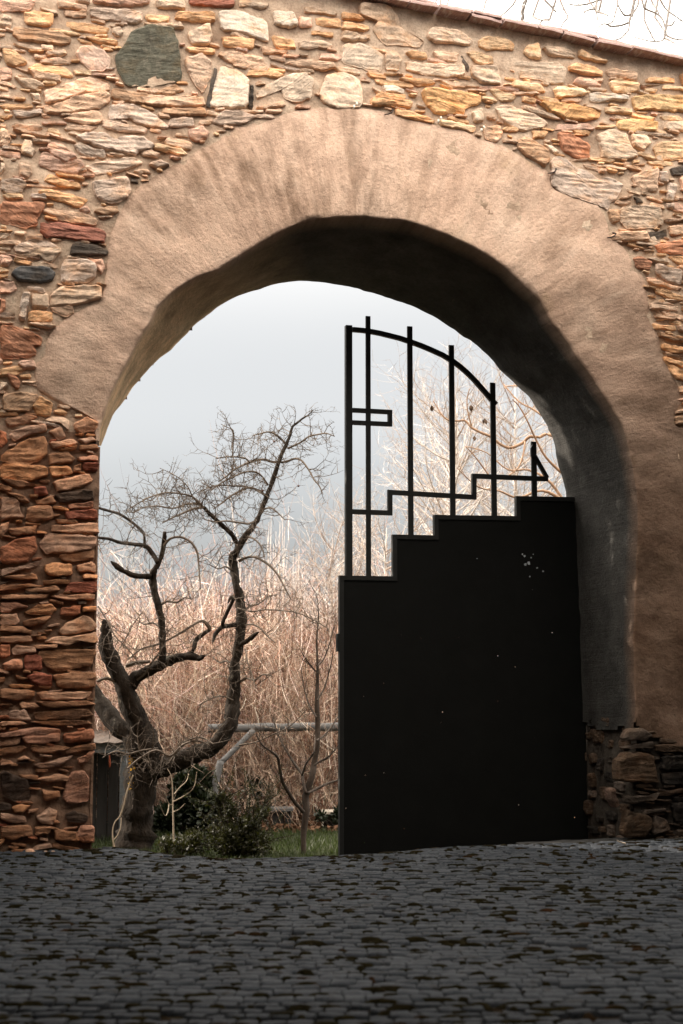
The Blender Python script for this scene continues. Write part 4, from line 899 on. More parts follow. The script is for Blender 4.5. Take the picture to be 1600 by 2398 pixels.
# low stone sill under the gate side of the passage, and bits at the wall's foot
u0, z0 = uz(1236, 1984, -.1); u1, z1 = uz(1640, 1965, -.1)
m = MB(); n = 22; V = []
for i in range(n + 1):
    f = i / n; u = u0 + (u1 - u0) * f; w = Vector((u, 0, 0)); zz_ = z0 + (z1 - z0) * f + .008 * noise.noise(w * 7)
    tf = -.13 + .03 * noise.noise(w * 5)
    V += [(u, tf, zz_ - .12), (u, tf + .01, zz_ - .012), (u, tf + .03, zz_), (u, .12, zz_ + .008), (u, .12, zz_ - .15)]
m.add(V, [(i * 5 + j, i * 5 + j + 1, (i + 1) * 5 + j + 1, (i + 1) * 5 + j) for i in range(n) for j in range(4)] + [(0, 4, 3, 2, 1), tuple(n * 5 + j for j in range(5))])
M_SILL = speck('worn_dark_stone', (.028, .028, .028), .5, 14, .8, .6)
o = tag(m.build('stone_sill', M_SILL), "low worn dark stone sill along the foot of the right pier", "sill"); o.location = O; o.rotation_euler = (0, 0, TH)

# ------------------------------------------------------------------ iron gate (closed right leaf at the back of the passage)
GT = 1.05
M_GATE = speck('black_gate_paint', (.0075, .008, .0075), .35, 14, .55, .25, .35)
def gate_panel_mat():
    q = NT('black_sheet_iron'); a = q.noise(5, 6, .65); b = q.noise(45, 5, .7)
    c = q.ramp(a, [(.3, (.0022, .0024, .002)), (.6, (.0034, .0036, .0032)), (.8, (.006, .0058, .005))])
    v = q.n('ShaderNodeTexVoronoi'); v.voronoi_dimensions = '2D'; v.inputs['Scale'].default_value = 6.5
    s3 = q.n('ShaderNodeSeparateXYZ'); q.l(q.tc.outputs['Object'], s3.inputs[0]); c3 = q.n('ShaderNodeCombineXYZ'); q.l(s3.outputs['X'], c3.inputs[0]); q.l(s3.outputs['Z'], c3.inputs[1]); q.l(c3.outputs[0], v.inputs['Vector'])
    sz = q.n('ShaderNodeSeparateColor'); q.l(v.outputs['Color'], sz.inputs[0])
    thr = q.math('MULTIPLY', q.math('SUBTRACT', sz.outputs[0], .74, True), .16)
    v2 = q.math('LESS_THAN', q.math('ADD', v.outputs['Distance'], q.math('MULTIPLY', b, .02)), thr)
    q.l(q.math('SUBTRACT', 1.0, v2), q.b.inputs['Alpha'])         # rust holes that let the daylight through
    return q.done(c, .62, q.bump(q.math('ADD', a, q.math('MULTIPLY', b, .3)), .35, .01), .15)
M_PANEL = gate_panel_mat()
G_ROOT = empty("iron_gate", O, TH); tag(G_ROOT, "tall black iron gate leaf with a stepped solid sheet below and open bars above", "gate")
def g(px, py): return uz(px, py, GT)
GB = -.30
outl = [(795, 1348), (920, 1350), (920, 1252), (1017, 1254), (1017, 1206), (1209, 1209), (1209, 1162), (1362, 1165)]
top = [list(g(*p)) for p in outl]
for k in (1, 3, 5): top[k + 1][0] = top[k][0]
poly = [(top[0][0], GB)] + top + [(top[-1][0], GB)]
def prism(mb, poly, t0, t1):
    n = len(poly); V = [(u, t0, z) for u, z in poly] + [(u, t1, z) for u, z in poly]
    mb.add(V, [tuple(range(n)), tuple(range(2 * n - 1, n - 1, -1))] + [(i, i + n, (i + 1) % n + n, (i + 1) % n) for i in range(n)])
m = MB()                                                     # sheet in columns so that every face stays convex
cols_ = [(0, 1), (2, 3), (4, 5), (6, 7)]
for a, b in cols_:
    ua, ub = top[a][0], top[b][0]
    m.add([(ua, GT, GB), (ub, GT, GB), (ub, GT, top[b][1]), (ua, GT, top[a][1]), (ua, GT + .006, GB), (ub, GT + .006, GB), (ub, GT + .006, top[b][1]), (ua, GT + .006, top[a][1])],
          [(0, 1, 2, 3), (7, 6, 5, 4), (0, 4, 5, 1), (1, 5, 6, 2), (2, 6, 7, 3), (3, 7, 4, 0)])
m.build('sheet_panel', M_PANEL, G_ROOT)
m = MB(); ins = .016
fr = [(top[0][0] + ins, GB)] + [(u + (ins if k in (0, 2, 4, 6) else ins), z - ins) for k, (u, z) in enumerate(top)]
m.strip(fr, .034, GT - .012, GT + .034); m.build('sheet_frame', M_GATE, G_ROOT)
def bar(name, x0, x1, ytop, ybot, t0=-.011, t1=.011):
    a = g((x0 + x1) / 2, ytop); b = g((x0 + x1) / 2, ybot); w = (g(x1, ytop)[0] - g(x0, ytop)[0]) / 2; m = MB()
    u = (a[0] + b[0]) / 2; c = .003
    prof = [(-w + c, t0), (w - c, t0), (w, t0 + c), (w, t1 - c), (w - c, t1), (-w + c, t1), (-w, t1 - c), (-w, t0 + c)]
    V = [(u + p, GT + .011 + q, b[1] - .02) for p, q in prof] + [(u + p, GT + .011 + q, a[1]) for p, q in prof]
    m.add(V, [tuple(range(7, -1, -1)), tuple(range(8, 16))] + [(i, (i + 1) % 8, (i + 1) % 8 + 8, i + 8) for i in range(8)])
    return m.build(name, M_GATE, G_ROOT)
bar('end_post', 810, 825, 762, 1348, -.022, .03)
for x0, x1, ya, yb in ((858, 869, 740, 1348), (956, 968, 764, 1252), (1054, 1066, 808, 1207), (1151, 1163, 896, 1208), (1246, 1258, 1034, 1162)): bar('bar', x0, x1, ya, yb)
def rail(name, pts, w, t0, t1):
    m = MB(); m.strip([g(*p) for p in pts], w, GT + t0, GT + t1); return m.build(name, M_GATE, G_ROOT)
rail('curved_rail', [(826, 771), (850, 773), (871, 776), (892, 780), (912, 785), (938, 791.5), (963, 800), (988, 809), (1014, 820), (1038, 831), (1060, 844), (1079, 858), (1096, 873), (1113, 890), (1127, 906), (1141, 922), (1152, 935), (1163, 947)], .036, -.006, .028)
rail('stepped_rail', [(826, 1198), (914, 1201), (914, 1152.5), (1111, 1164), (1111, 1114.5), (1284, 1121.5)], .037, -.004, .026)
rail('lock_box_rail', [(826, 960), (914, 964.5), (914, 993), (826, 989)], .034, -.003, .025)
rail('brace', [(1254, 1068), (1283, 1119)], .030, -.002, .024)
m = MB(); a = g(1247, 1056)
m.add([(a[0] - .018, GT - .02, a[1] - .05), (a[0] + .014, GT - .02, a[1] - .05), (a[0] + .014, GT - .02, a[1] + .045), (a[0] - .004, GT - .02, a[1] + .05), (a[0] - .02, GT - .02, a[1] + .02),
       (a[0] - .018, GT, a[1] - .05), (a[0] + .014, GT, a[1] - .05), (a[0] + .014, GT, a[1] + .045), (a[0] - .004, GT, a[1] + .05), (a[0] - .02, GT, a[1] + .02)],
      [(4, 3, 2, 1, 0), (5, 6, 7, 8, 9)] + [(i, (i + 1) % 5, (i + 1) % 5 + 5, i + 5) for i in range(5)])
m.build('catch_plate', M_GATE, G_ROOT)
m = MB(); a = g(789, 1484); b = g(796, 1526); m.box((a[0], GT - .02, b[1]), (b[0], GT + .03, a[1]))
m.box((a[0] - .004, GT - .008, b[1] + .03), (a[0], GT + .02, a[1] - .03)); m.build('latch', M_GATE, G_ROOT)
# chipped patch where the paint has gone
M_CHIP = speck('bare_zinc', (.34, .36, .38), .3, 60, .6, .4, .4)
m = MB()
for px, py, r_ in ((1238, 1318, 5), (1231, 1322, 4), (1229, 1302, 3), (1244, 1306, 2.2), (1258, 1330, 2.2), (1272, 1338, 2.4), (1241, 1350, 1.8), (1224, 1298, 2), (1249, 1298, 1.6)):
    u, z = g(px, py); k = r_ / F * 11; P = [(u + k * rg.uniform(.6, 1.2) * math.cos(a), z + k * rg.uniform(.6, 1.2) * math.sin(a)) for a in np.linspace(0, 5.4, 7)]
    prism(m, P, GT - .0015, GT + .001)
tag(m.build('paint_chips', M_CHIP, G_ROOT), kind='stuff')

# pale dry leaf on the setts by the right pier
M_LEAF = speck('dry_leaf', (.52, .44, .36), .25, 60, .8, .3, .2)
p = at(1453, 2002, 9.3); m = MB(); zz_ = ground_z(p.x, p.y) + .022; n = 7
V = []
for i in range(n):
    f = i / (n - 1); w = .012 * math.sin(math.pi * (f * .9 + .05)); x = p.x - .02 + .055 * f; z = zz_ + .018 * (1 - f) ** 2 + .004
    V += [(x, p.y - w, z + .008), (x + .003, p.y, z), (x, p.y + w, z + .010)]
m.add(V, [(i * 3 + j, i * 3 + j + 1, (i + 1) * 3 + j + 1, (i + 1) * 3 + j) for i in range(n - 1) for j in range(2)])
tag(m.build('dry_leaf', M_LEAF), "pale curled dry leaf lying on the setts near the foot of the right pier", "leaf")
# dead pale fragments at the foot of the left wall
for (px, py), lb in zip(((70, 1985), (124, 1982), (107, 1987)), ("larger pale stone chip at the foot of the wall, left of the arch", "small cream stone chip near the left jamb's foot", "tiny tan stone chip beside the larger pale one at the wall foot")):
    p = at(px, py, 9.0); r_ = {70: .021, 124: .009, 107: .008}[px]; V, Fc = [], []
    zc = ground_z(p.x, p.y) + .012
    for j, (k, h) in enumerate(((1, 0), (.95, .4), (.6, .75))):
        for q in range(7): a = q * .9; V.append((p.x + 1.5 * r_ * k * math.cos(a) * rg.uniform(.8, 1.1), p.y + r_ * k * math.sin(a), zc + r_ * h))
    Fc = [(j * 7 + q, j * 7 + (q + 1) % 7, (j + 1) * 7 + (q + 1) % 7, (j + 1) * 7 + q) for j in range(2) for q in range(7)] + [tuple(14 + q for q in range(7))]
    tag(mesh_obj('stone_chip', V, Fc, M_STONE, None, False, [SC['P']] * len(V)), lb, 'stone chip', 'stone chips at the wall foot')

# ------------------------------------------------------------------ garden behind the gate
M_BARK = speck('apple_bark', (.022, .0175, .014), .8, 13, .95, 1.0, .1, vscale=(1, 1, .4), dist=.06, patch=((.12, .11, .09), 10, .62))
M_TWIG = speck('grey_twig', (.080, .062, .048), .35, 25, .8, .3, .25)
M_LICHEN = speck('ochre_lichen', (.42, .24, .03), .5, 40, 1, .8, .05)
M_PALE = speck('pale_stem', (.28, .23, .175), .3, 30, .8, .3, .25)
rt = random.Random(21)
def curve3(pts, Y0, Y1, jit=.03):
    """pixel polyline (x, y, radius px) -> points and radii in the place"""
    P = []; r_ = []; n = len(pts)
    for i, (x, y, r) in enumerate(pts):
        Y = Y0 + (Y1 - Y0) * i / max(1, n - 1) + (rt.uniform(-jit, jit) if 0 < i < n - 1 else 0)
        kj = min(3.6, r * .42) if 0 < i < n - 1 and r > 2 else 0; P.append(at(x + rt.uniform(-kj, kj), y + rt.uniform(-kj, kj), Y)); r_.append(r / F * Y)
    Q = [P[0]]; q = [r_[0]]                                   # Catmull-Rom, 3 steps a span
    for i in range(n - 1):
        a, b, c, d = P[max(0, i - 1)], P[i], P[i + 1], P[min(n - 1, i + 2)]
        for k in (1, 2, 3, 4):
            t = k / 4
            Q.append(.5 * ((2 * b) + (c - a) * t + (2 * a - 5 * b + 4 * c - d) * t * t + (3 * b - a - 3 * c + d) * t ** 3)); q.append(r_[i] + (r_[i + 1] - r_[i]) * t)
    return Q, q
def rvec(): return Vector((rt.gauss(0, 1), rt.gauss(0, 1), rt.gauss(0, 1))).normalized()
def twig(mb, p, d, L, r, lvl, up=.15, kink=.45, spur=.8, segs=5, n=3):
    pts = [p]; rad = [r]; q = p.copy(); dd = d.copy()
    for i in range(segs):
        dd = (dd + rvec() * kink + Vector((0, 0, up))).normalized(); q = q + dd * (L / segs); pts.append(q.copy()); rad.append(r * (1 - .75 * (i + 1) / segs))
        if lvl > 0 and rt.random() < spur:
            s = (dd.cross(rvec()).normalized() + dd * .5).normalized()
            twig(mb, q, s, L * rt.uniform(.25, .6), max(r * .65, .0020), lvl - 1, up, kink, spur * .75, 3, 3)
    mb.tube(pts, rad, n, cap=False)
def along(Q, q, step, start=.0):
    acc = 0; L = 0; out = []
    for i in range(1, len(Q)):
        d = (Q[i] - Q[i - 1]).length; L += d
        while L > step:
            L -= step * rt.uniform(.6, 1.4); f = rt.random(); out.append((Q[i - 1].lerp(Q[i], f), (Q[i] - Q[i - 1]).normalized(), q[i]))
    return out

# --- the old apple tree
APY = 14.5
A_ROOT = empty("apple_tree", (at(310, 1985, APY).x, APY, GARDEN)); tag(A_ROOT, "old gnarled leafless apple tree with two leaning limbs behind the arch", "tree")
LIMBS = [  # pixels, first/last depth, twig spacing (0: none), side count
 ([(312, 2040, 50), (314, 1990, 44), (318, 1940, 39), (322, 1890, 36), (328, 1840, 35), (334, 1790, 37), (338, 1750, 35), (336, 1715, 26)], 14.5, 14.5, 0, 12),
 ([(340, 1752, 30), (332, 1705, 27), (312, 1655, 24), (288, 1608, 20), (268, 1560, 18), (252, 1512, 18), (247, 1475, 14), (243, 1450, 2.5)], 14.5, 14.2, .22, 10),
 ([(332, 1760, 26), (300, 1722, 22), (262, 1682, 21), (228, 1640, 18), (196, 1585, 14), (170, 1520, 9)], 14.4, 14.9, .25, 10),
 ([(296, 1618, 15), (322, 1590, 14), (347, 1570, 13), (383, 1552, 12), (412, 1540, 11), (440, 1537, 10), (466, 1538, 7), (478, 1536, 3)], 14.4, 14.0, .2, 9),
 ([(380, 1550, 10), (378, 1500, 9), (375, 1445, 8.5), (368, 1400, 8), (360, 1362, 8.5), (362, 1335, 7.5), (374, 1312, 5.5), (383, 1277, 6), (386, 1245, 4)], 14.1, 14.0, .25, 8),
 ([(354, 1350, 7), (318, 1350, 6.5), (292, 1338, 6), (275, 1325, 7), (260, 1314, 2)], 14.0, 13.8, .25, 7),
 ([(370, 1318, 6), (358, 1297, 6), (340, 1281, 5.5), (310, 1276, 4.5), (282, 1272, 4), (255, 1262, 3.5), (225, 1258, 3), (180, 1250, 2)], 14.0, 14.4, .10, 6),
 ([(339, 1281, 3.2), (338, 1255, 3.2), (334, 1243, 3.4), (312, 1226, 3.4), (285, 1206, 3.6), (258, 1196, 3.4), (230, 1188, 3.2), (180, 1170, 2)], 14.1, 14.6, .13, 6),
 ([(385, 1276, 4), (400, 1262, 3), (424, 1257, 3), (448, 1272, 3), (462, 1297, 2.8), (466, 1330, 2), (470, 1380, 1.2)], 14.0, 13.8, .12, 5),
 ([(345, 1800, 26), (378, 1795, 24), (415, 1785, 22), (455, 1768, 20), (492, 1752, 19), (522, 1722, 18), (538, 1690, 17), (544, 1650, 15.5), (548, 1600, 13.5), (552, 1556, 12), (557, 1510, 12), (562, 1456, 11.5), (566, 1420, 11.5),
   (564, 1396, 10.5), (554, 1365, 9.5), (546, 1330, 10), (547, 1308, 9.5), (556, 1290, 8.5), (560, 1278, 8)], 14.4, 14.6, .22, 10),
 ([(557, 1285, 7.5), (572, 1260, 6.5), (590, 1238, 6.5), (606, 1207, 6), (622, 1172, 5.5), (634, 1140, 5.2), (645, 1105, 5), (656, 1070, 4.6), (668, 1045, 4.4), (678, 1020, 3.4), (686, 1000, 3), (697, 989, 2.6), (708, 980, 2.2), (722, 972, 1.6), (734, 960, 1)], 14.6, 14.9, .12, 7),
 ([(558, 1282, 6.5), (545, 1255, 5.5), (525, 1232, 5), (505, 1213, 5), (490, 1200, 4.6), (478, 1188, 4)], 14.6, 14.3, .12, 7),
 ([(478, 1188, 3.6), (455, 1192, 3), (430, 1200, 2.6), (405, 1212, 2.2), (380, 1225, 1.5)], 14.3, 13.9, .07, 5),
 ([(484, 1195, 3), (466, 1180, 2.6), (440, 1180, 2.4), (405, 1190, 2.2), (370, 1185, 2), (340, 1188, 1.6), (310, 1200, 1.1)], 14.3, 14.8, .07, 5),
 ([(560, 1314, 4), (577, 1306, 3.2), (595, 1305, 3.2), (612, 1311, 3), (632, 1326, 2.8), (650, 1345, 2.4), (663, 1368, 2), (680, 1400, 1.2)], 14.6, 14.2, .12, 5),
 ([(560, 1516, 7), (570, 1505, 5.5), (584, 1497, 5.5), (596, 1489, 5), (606, 1480, 1.2)], 14.5, 14.2, 0, 6),
 ([(556, 1462, 6), (535, 1464, 5.5), (518, 1470, 5.5), (506, 1484, 5), (498, 1507, 1.2)], 14.5, 14.2, .2, 6),
 ([(522, 1470, 5), (524, 1455, 5), (532, 1435, 4.5), (542, 1412, 4), (546, 1401, 4.5), (540, 1398, 4), (534, 1412, 2)], 14.3, 14.1, .3, 6),
 ([(494, 1474, 4), (474, 1486, 5.5), (460, 1500, 5.5), (453, 1516, 5.5), (447, 1534, 1.6)], 14.2, 14.1, .25, 6),
 ([(492, 1474, 5), (484, 1462, 4.5), (472, 1455, 3.4), (450, 1464, 3), (425, 1480, 2.8), (398, 1496, 2.6), (366, 1510, 2.4), (330, 1522, 2.4), (300, 1545, 1.6)], 14.2, 14.0, .15, 5),
 ([(296, 1560, 5), (320, 1553, 5), (350, 1550, 4)], 14.2, 14.1, .25, 5),
 ([(228, 1596, 4), (250, 1590, 4), (270, 1596, 4)], 14.3, 14.3, 0, 5),
 ([(658, 1081, 3.6), (640, 1082, 3.4), (622, 1077, 3.2), (602, 1078, 3), (582, 1083, 2.8), (562, 1092, 2.6), (545, 1104, 2.3), (530, 1116, 2), (512, 1128, 1.4)], 14.8, 14.3, .065, 5),
 ([(672, 1043, 3.2), (662, 1030, 2.8), (648, 1020, 2.6), (630, 1012, 2.2), (608, 1016, 1.8), (592, 1020, 1.2)], 14.9, 14.6, .06, 5),
 ([(674, 1050, 3), (690, 1042, 2.6), (706, 1034, 2.4), (722, 1024, 2.2), (742, 1018, 2), (764, 1015, 1.8), (784, 1022, 1.0)], 14.9, 14.5, .08, 5),
 ([(660, 1083, 3), (676, 1080, 2.8), (692, 1074, 2.6), (706, 1078, 2.4), (718, 1092, 2.2), (728, 1108, 2), (736, 1124, 1.8), (748, 1138, 1.6), (757, 1158, 1)], 14.8, 14.4, .09, 5),
 ([(626, 1164, 3.6), (612, 1152, 3), (598, 1145, 3), (580, 1143, 2.8), (560, 1150, 2.6), (540, 1162, 2.4), (520, 1178, 2), (500, 1192, 1.4)], 14.7, 14.2, .07, 5),
 ([(598, 1145, 2.4), (570, 1138, 2.2), (545, 1138, 2), (515, 1136, 1.8), (490, 1142, 1.4), (465, 1152, 1)], 14.6, 14.3, .055, 4),
 ([(628, 1136, 3), (612, 1114, 2.4), (596, 1104, 2.4), (572, 1106, 2.2), (548, 1116, 2), (520, 1130, 1.8), (492, 1150, 1.5)], 14.7, 14.2, .065, 4),
 ([(585, 1083, 2.2), (575, 1074, 2.1), (555, 1070, 2), (530, 1070, 1.7), (505, 1074, 1.2)], 14.4, 14.0, .06, 4),
 ([(545, 1070, 2), (546, 1040, 1.7), (546, 1008, 1.4), (530, 1000, 1.1), (518, 993, .8)], 14.3, 14.1, .08, 4),
 ([(478, 1190, 2.6), (452, 1164, 2.2), (420, 1156, 2.1), (388, 1154, 2), (355, 1163, 1.7), (325, 1178, 1.4), (296, 1196, 1)], 14.3, 13.9, .055, 4),
 ([(470, 1188, 2.2), (450, 1160, 2), (440, 1140, 1.6), (420, 1120, 1.2), (400, 1108, .9), (374, 1096, .7)], 14.3, 14.1, .07, 4),
 ([(600, 1218, 2.6), (582, 1226, 2.4), (560, 1224, 2.4), (530, 1220, 2), (505, 1222, 1.6), (478, 1216, 1.3)], 14.5, 14.0, .09, 4),
 ([(556, 1424, 2), (590, 1432, 2), (620, 1428, 1.8), (660, 1430, 1.6), (700, 1436, 1.5), (740, 1455, 1.2), (772, 1474, .9)], 14.5, 13.9, .12, 4),
 ([(566, 1466, 2.2), (588, 1462, 2.2), (608, 1470, 2), (625, 1488, 1.8), (645, 1505, 1.2)], 14.5, 14.1, .14, 4),
 ([(575, 1520, 1.6), (580, 1550, 1.8), (590, 1580, 1.6), (598, 1610, 1)], 14.4, 14.2, .18, 4),
 ([(545, 1640, 2), (520, 1630, 2), (495, 1636, 1.8), (465, 1652, 1.4)], 14.4, 14.1, .14, 4),
 ([(230, 1420, 1.8), (250, 1452, 1.8), (270, 1490, 1.6), (300, 1520, 1.6), (330, 1560, 1)], 14.0, 13.8, .12, 4),
 ([(335, 1432, 1.4), (312, 1462, 1.6), (295, 1495, 1.7), (278, 1522, 1.2)], 13.9, 13.8, .12, 4),
 ([(300, 1800, 3), (330, 1775, 3), (365, 1758, 3), (400, 1770, 3), (430, 1745, 3), (460, 1735, 2.8), (490, 1745, 2)], 14.1, 13.9, .08, 5),
 ([(240, 1775, 1.5), (270, 1760, 2), (300, 1766, 2.4), (335, 1758, 2.4), (370, 1752, 1.6)], 14.0, 13.9, .06, 4),
 ([(560, 1745, 2), (600, 1738, 1.9), (640, 1720, 1.6), (680, 1700, 1.3), (720, 1660, .9)], 14.3, 13.9, .12, 4),
 ([(372, 1420, 3), (392, 1408, 2.6), (414, 1412, 2.4), (432, 1400, 1.8), (450, 1404, 1)], 14.1, 13.8, .12, 5),
 ([(376, 1470, 2.6), (356, 1458, 2.2), (338, 1462, 2), (318, 1450, 1.2)], 14.1, 14.4, .12, 5),
 ([(322, 1592, 3), (340, 1578, 2.6), (352, 1556, 2.2), (372, 1530, 1.8), (390, 1502, 1)], 14.3, 13.9, .13, 5),
 ([(558, 1600, 3), (576, 1588, 2.6), (598, 1592, 2.2), (616, 1580, 1.8), (640, 1584, 1)], 14.5, 14.1, .13, 5),
 ([(551, 1560, 2.8), (532, 1548, 2.4), (516, 1552, 2), (498, 1540, 1.2)], 14.5, 14.8, .13, 5),
 ([(563, 1440, 2.8), (584, 1420, 2.4), (606, 1414, 2), (628, 1398, 1.6), (650, 1392, 1)], 14.6, 14.9, .12, 5),
 ([(548, 1340, 2.6), (530, 1328, 2.2), (512, 1332, 1.8), (490, 1322, 1)], 14.6, 14.3, .12, 5),
 ([(575, 1255, 2.8), (596, 1262, 2.4), (612, 1280, 2), (620, 1304, 1.4)], 14.6, 14.3, .11, 5),
 ([(612, 1195, 2.6), (632, 1190, 2.2), (650, 1200, 1.8), (668, 1218, 1.2)], 14.7, 14.4, .11, 5),
 ([(400, 1782, 3.4), (420, 1752, 3), (436, 1735, 2.6), (470, 1728, 2.2), (500, 1742, 1.4)], 14.2, 13.8, .10, 5),
]
trunk, crown = MB(), MB()
for pts, y0, y1, sp_, ns in LIMBS:
    Q, q = curve3(pts, y0, y1)
    big = max(q) > .028
    (trunk if big or ns > 5 else crown).tube(Q, q, ns + 4 if big else ns, rough=.34 if big else .12)
    if sp_:
        for p, d, r in along(Q, q, sp_ * .5):
            if r > .075 or (r > .045 and rt.random() < .5): continue
            s = (d.cross(rvec()).normalized() + d * rt.uniform(-.2, .6)).normalized()
            twig(crown, p, s, rt.uniform(.10, .36) * (1 if sp_ < .13 else 1.25), rt.uniform(.0036, .0060), 2 if rt.random() < .6 else 1, .08, .36, .85)
trunk.build('trunk', M_BARK, A_ROOT, True); crown.build('crown', M_TWIG, A_ROOT)
mb = MB()                                                     # ochre lichen on the sunny edge of the trunk
for _ in range(260):
    py = rt.uniform(1765, 1850); x = 306 - (py - 1765) * .02 + rt.uniform(-4, 12); p = at(x, py, APY - .12 + rt.uniform(-.03, .03)); r_ = rt.uniform(.004, .012)
    a = rvec(); b = a.cross(rvec()).normalized(); mb.add([tuple(p + a * r_), tuple(p + b * r_), tuple(p - a * r_), tuple(p - b * r_)], [(0, 1, 2, 3)])
tag(mb.build('lichen', M_LICHEN, A_ROOT), kind='stuff')
# pale forked climber on the trunk
m = MB()
for pts in ([(272, 2030, 3.4), (268, 1990, 3.6), (264, 1966, 3), (263, 1945, 2.4), (270, 1925, 2.4), (282, 1913, 3), (289, 1890, 3.2), (294, 1862, 3), (302, 1838, 3), (312, 1815, 2.6)],
            [(265, 1968, 2.2), (274, 1958, 2.2), (282, 1940, 2), (284, 1915, 2)]):
    Q, q = curve3(pts, APY - .55, APY - .5, .005); m.tube(Q, [v * .72 for v in q], 6, rough=.1)
tag(m.build('climber_stem', M_PALE), "pale forked climbing stem with a loop, on the left edge of the apple trunk", "climber")
M_APPLE = speck('withered_apple', (.06, .025, .018), .4, 40, .6, .4, .3)
for (px, py, Y), lb in zip(((699, 1138, 14.5), (642, 1034, 14.6), (615, 1149, 14.5)), ("withered dark apple hanging lowest, right of the leaning limb", "withered dark apple highest up near the tree's top", "withered dark apple left of the leaning limb, on the arched branch")):
    p = at(px, py, Y); r_ = .013; V = []; Fc = []
    for j in range(6):
        th_ = math.pi * j / 5
        for i in range(8):
            k = r_ * (1 + .12 * math.sin(3 * i)); V.append((p.x + k * math.sin(th_) * math.cos(i * math.pi / 4), p.y + k * math.sin(th_) * math.sin(i * math.pi / 4), p.z + r_ * math.cos(th_) * (.95 - .2 * (j in (0, 5)))))
    Fc = [(j * 8 + i, j * 8 + (i + 1) % 8, (j + 1) * 8 + (i + 1) % 8, (j + 1) * 8 + i) for j in range(5) for i in range(8)]
    m = MB(); m.add(V, Fc); m.tube([(p.x, p.y, p.z + r_ * .7), (p.x + .004, p.y, p.z + .03), (p.x, p.y, p.z + .06)], [.0012] * 3, 3)
    tag(m.build('withered_apple', M_APPLE, None, True), lb, 'apple', 'withered apples left on the tree')

# --- young fruit tree and sapling
def small_tree(name, label, base, Y, parts, spc, mat, cat='tree', tw=(.12, .4), grp=None):
    root = empty(name, (at(base[0], base[1], Y).x, Y, GARDEN)); tag(root, label, cat, grp)
    a, b = MB(), MB()
    for pts, dy in parts:
        Q, q = curve3(pts, Y, Y + dy, .02); (a if max(q) > .012 else b).tube(Q, q, 7 if max(q) > .012 else 5, rough=.08)
        for p, d, r in along(Q, q, spc):
            if r < .02: twig(b, p, (d.cross(rvec()).normalized() * .8 + d).normalized(), rt.uniform(*tw), .003, 1, .25, .25, .6)
    a.build('trunk', mat, root, True); b.build('crown', mat, root)
    return root
M_YOUNG = speck('young_bark', (.040, .030, .024), .4, 30, .85, .4, .2)
small_tree('young_fruit_tree', "slim young fruit tree with forking bare branches close to the gate's free edge", (708, 2000), 14.0, [
 ([(714, 2040, 7), (714, 1995, 6.5), (713, 1950, 7), (716, 1900, 8.5), (719, 1862, 8.5), (727, 1820, 7.5), (735, 1790, 7), (741, 1745, 7), (743, 1700, 6.5), (741, 1655, 6), (742, 1600, 4.2), (744, 1560, 3.2), (742, 1500, 2.0), (746, 1440, 1.3), (742, 1390, .8)], .3),
 ([(711, 1902, 4.5), (690, 1878, 4.5), (672, 1852, 4.2), (661, 1830, 4), (656, 1800, 3.6), (652, 1775, 3.2), (640, 1763, 2.6), (615, 1745, 2), (600, 1720, 1.4)], -.6),
 ([(717, 1858, 4), (710, 1832, 3.6), (708, 1812, 3.6), (696, 1796, 3.4), (680, 1775, 3), (665, 1748, 2.4), (650, 1715, 1.8), (640, 1680, 1)], .5),
 ([(708, 1815, 3), (716, 1792, 2.6), (730, 1772, 2.2), (738, 1760, 1.5)], -.4),
 ([(720, 1858, 3.4), (738, 1850, 3.2), (756, 1840, 3), (772, 1832, 2.6), (800, 1825, 2.2), (825, 1812, 1.4)], .5),
 ([(736, 1792, 2.6), (752, 1782, 2.4), (770, 1772, 2), (788, 1752, 1.6), (800, 1735, 1)], -.3),
 ([(742, 1735, 2.8), (760, 1722, 2.4), (778, 1700, 2), (795, 1672, 1.4)], .4),
 ([(744, 1560, 2), (760, 1540, 1.8), (774, 1500, 1.4), (786, 1450, 1)], .3),
 ([(743, 1575, 2), (725, 1555, 1.8), (708, 1530, 1.2)], -.3), ([(743, 1640, 2.4), (760, 1610, 2), (772, 1570, 1.6), (780, 1530, 1)], .3), ([(742, 1680, 2.4), (724, 1650, 2), (712, 1610, 1.6), (706, 1570, 1)], .3)], .065, M_YOUNG)
small_tree('sapling', "thin straight sapling with a few pale curved shoots, right of the apple trunk", (408, 2000), 13.9, [
 ([(410, 2030, 2.2), (408, 1990, 2.0), (406, 1930, 2.0), (405, 1880, 1.6), (404, 1840, 1.3), (400, 1815, 1.0), (392, 1800, .8)], .1),
 ([(404, 1902, 1.2), (420, 1895, 1.2), (433, 1882, .9)], -.2), ([(405, 1878, 1.6), (425, 1868, 1.5), (443, 1856, 1.3), (456, 1840, 1.2), (461, 1808, .8)], -.3),
 ([(405, 1886, 1.4), (396, 1882, 1.3), (390, 1870, 1.2), (387, 1857, .9)], -.2), ([(396, 1884, 1.1), (393, 1902, 1.2), (386, 1910, 1), (375, 1885, .8)], -.3),
 ([(408, 1860, 1.4), (420, 1845, 1.2), (436, 1830, 1.1), (442, 1812, .8)], .2)], .6, M_PALE, 'sapling')

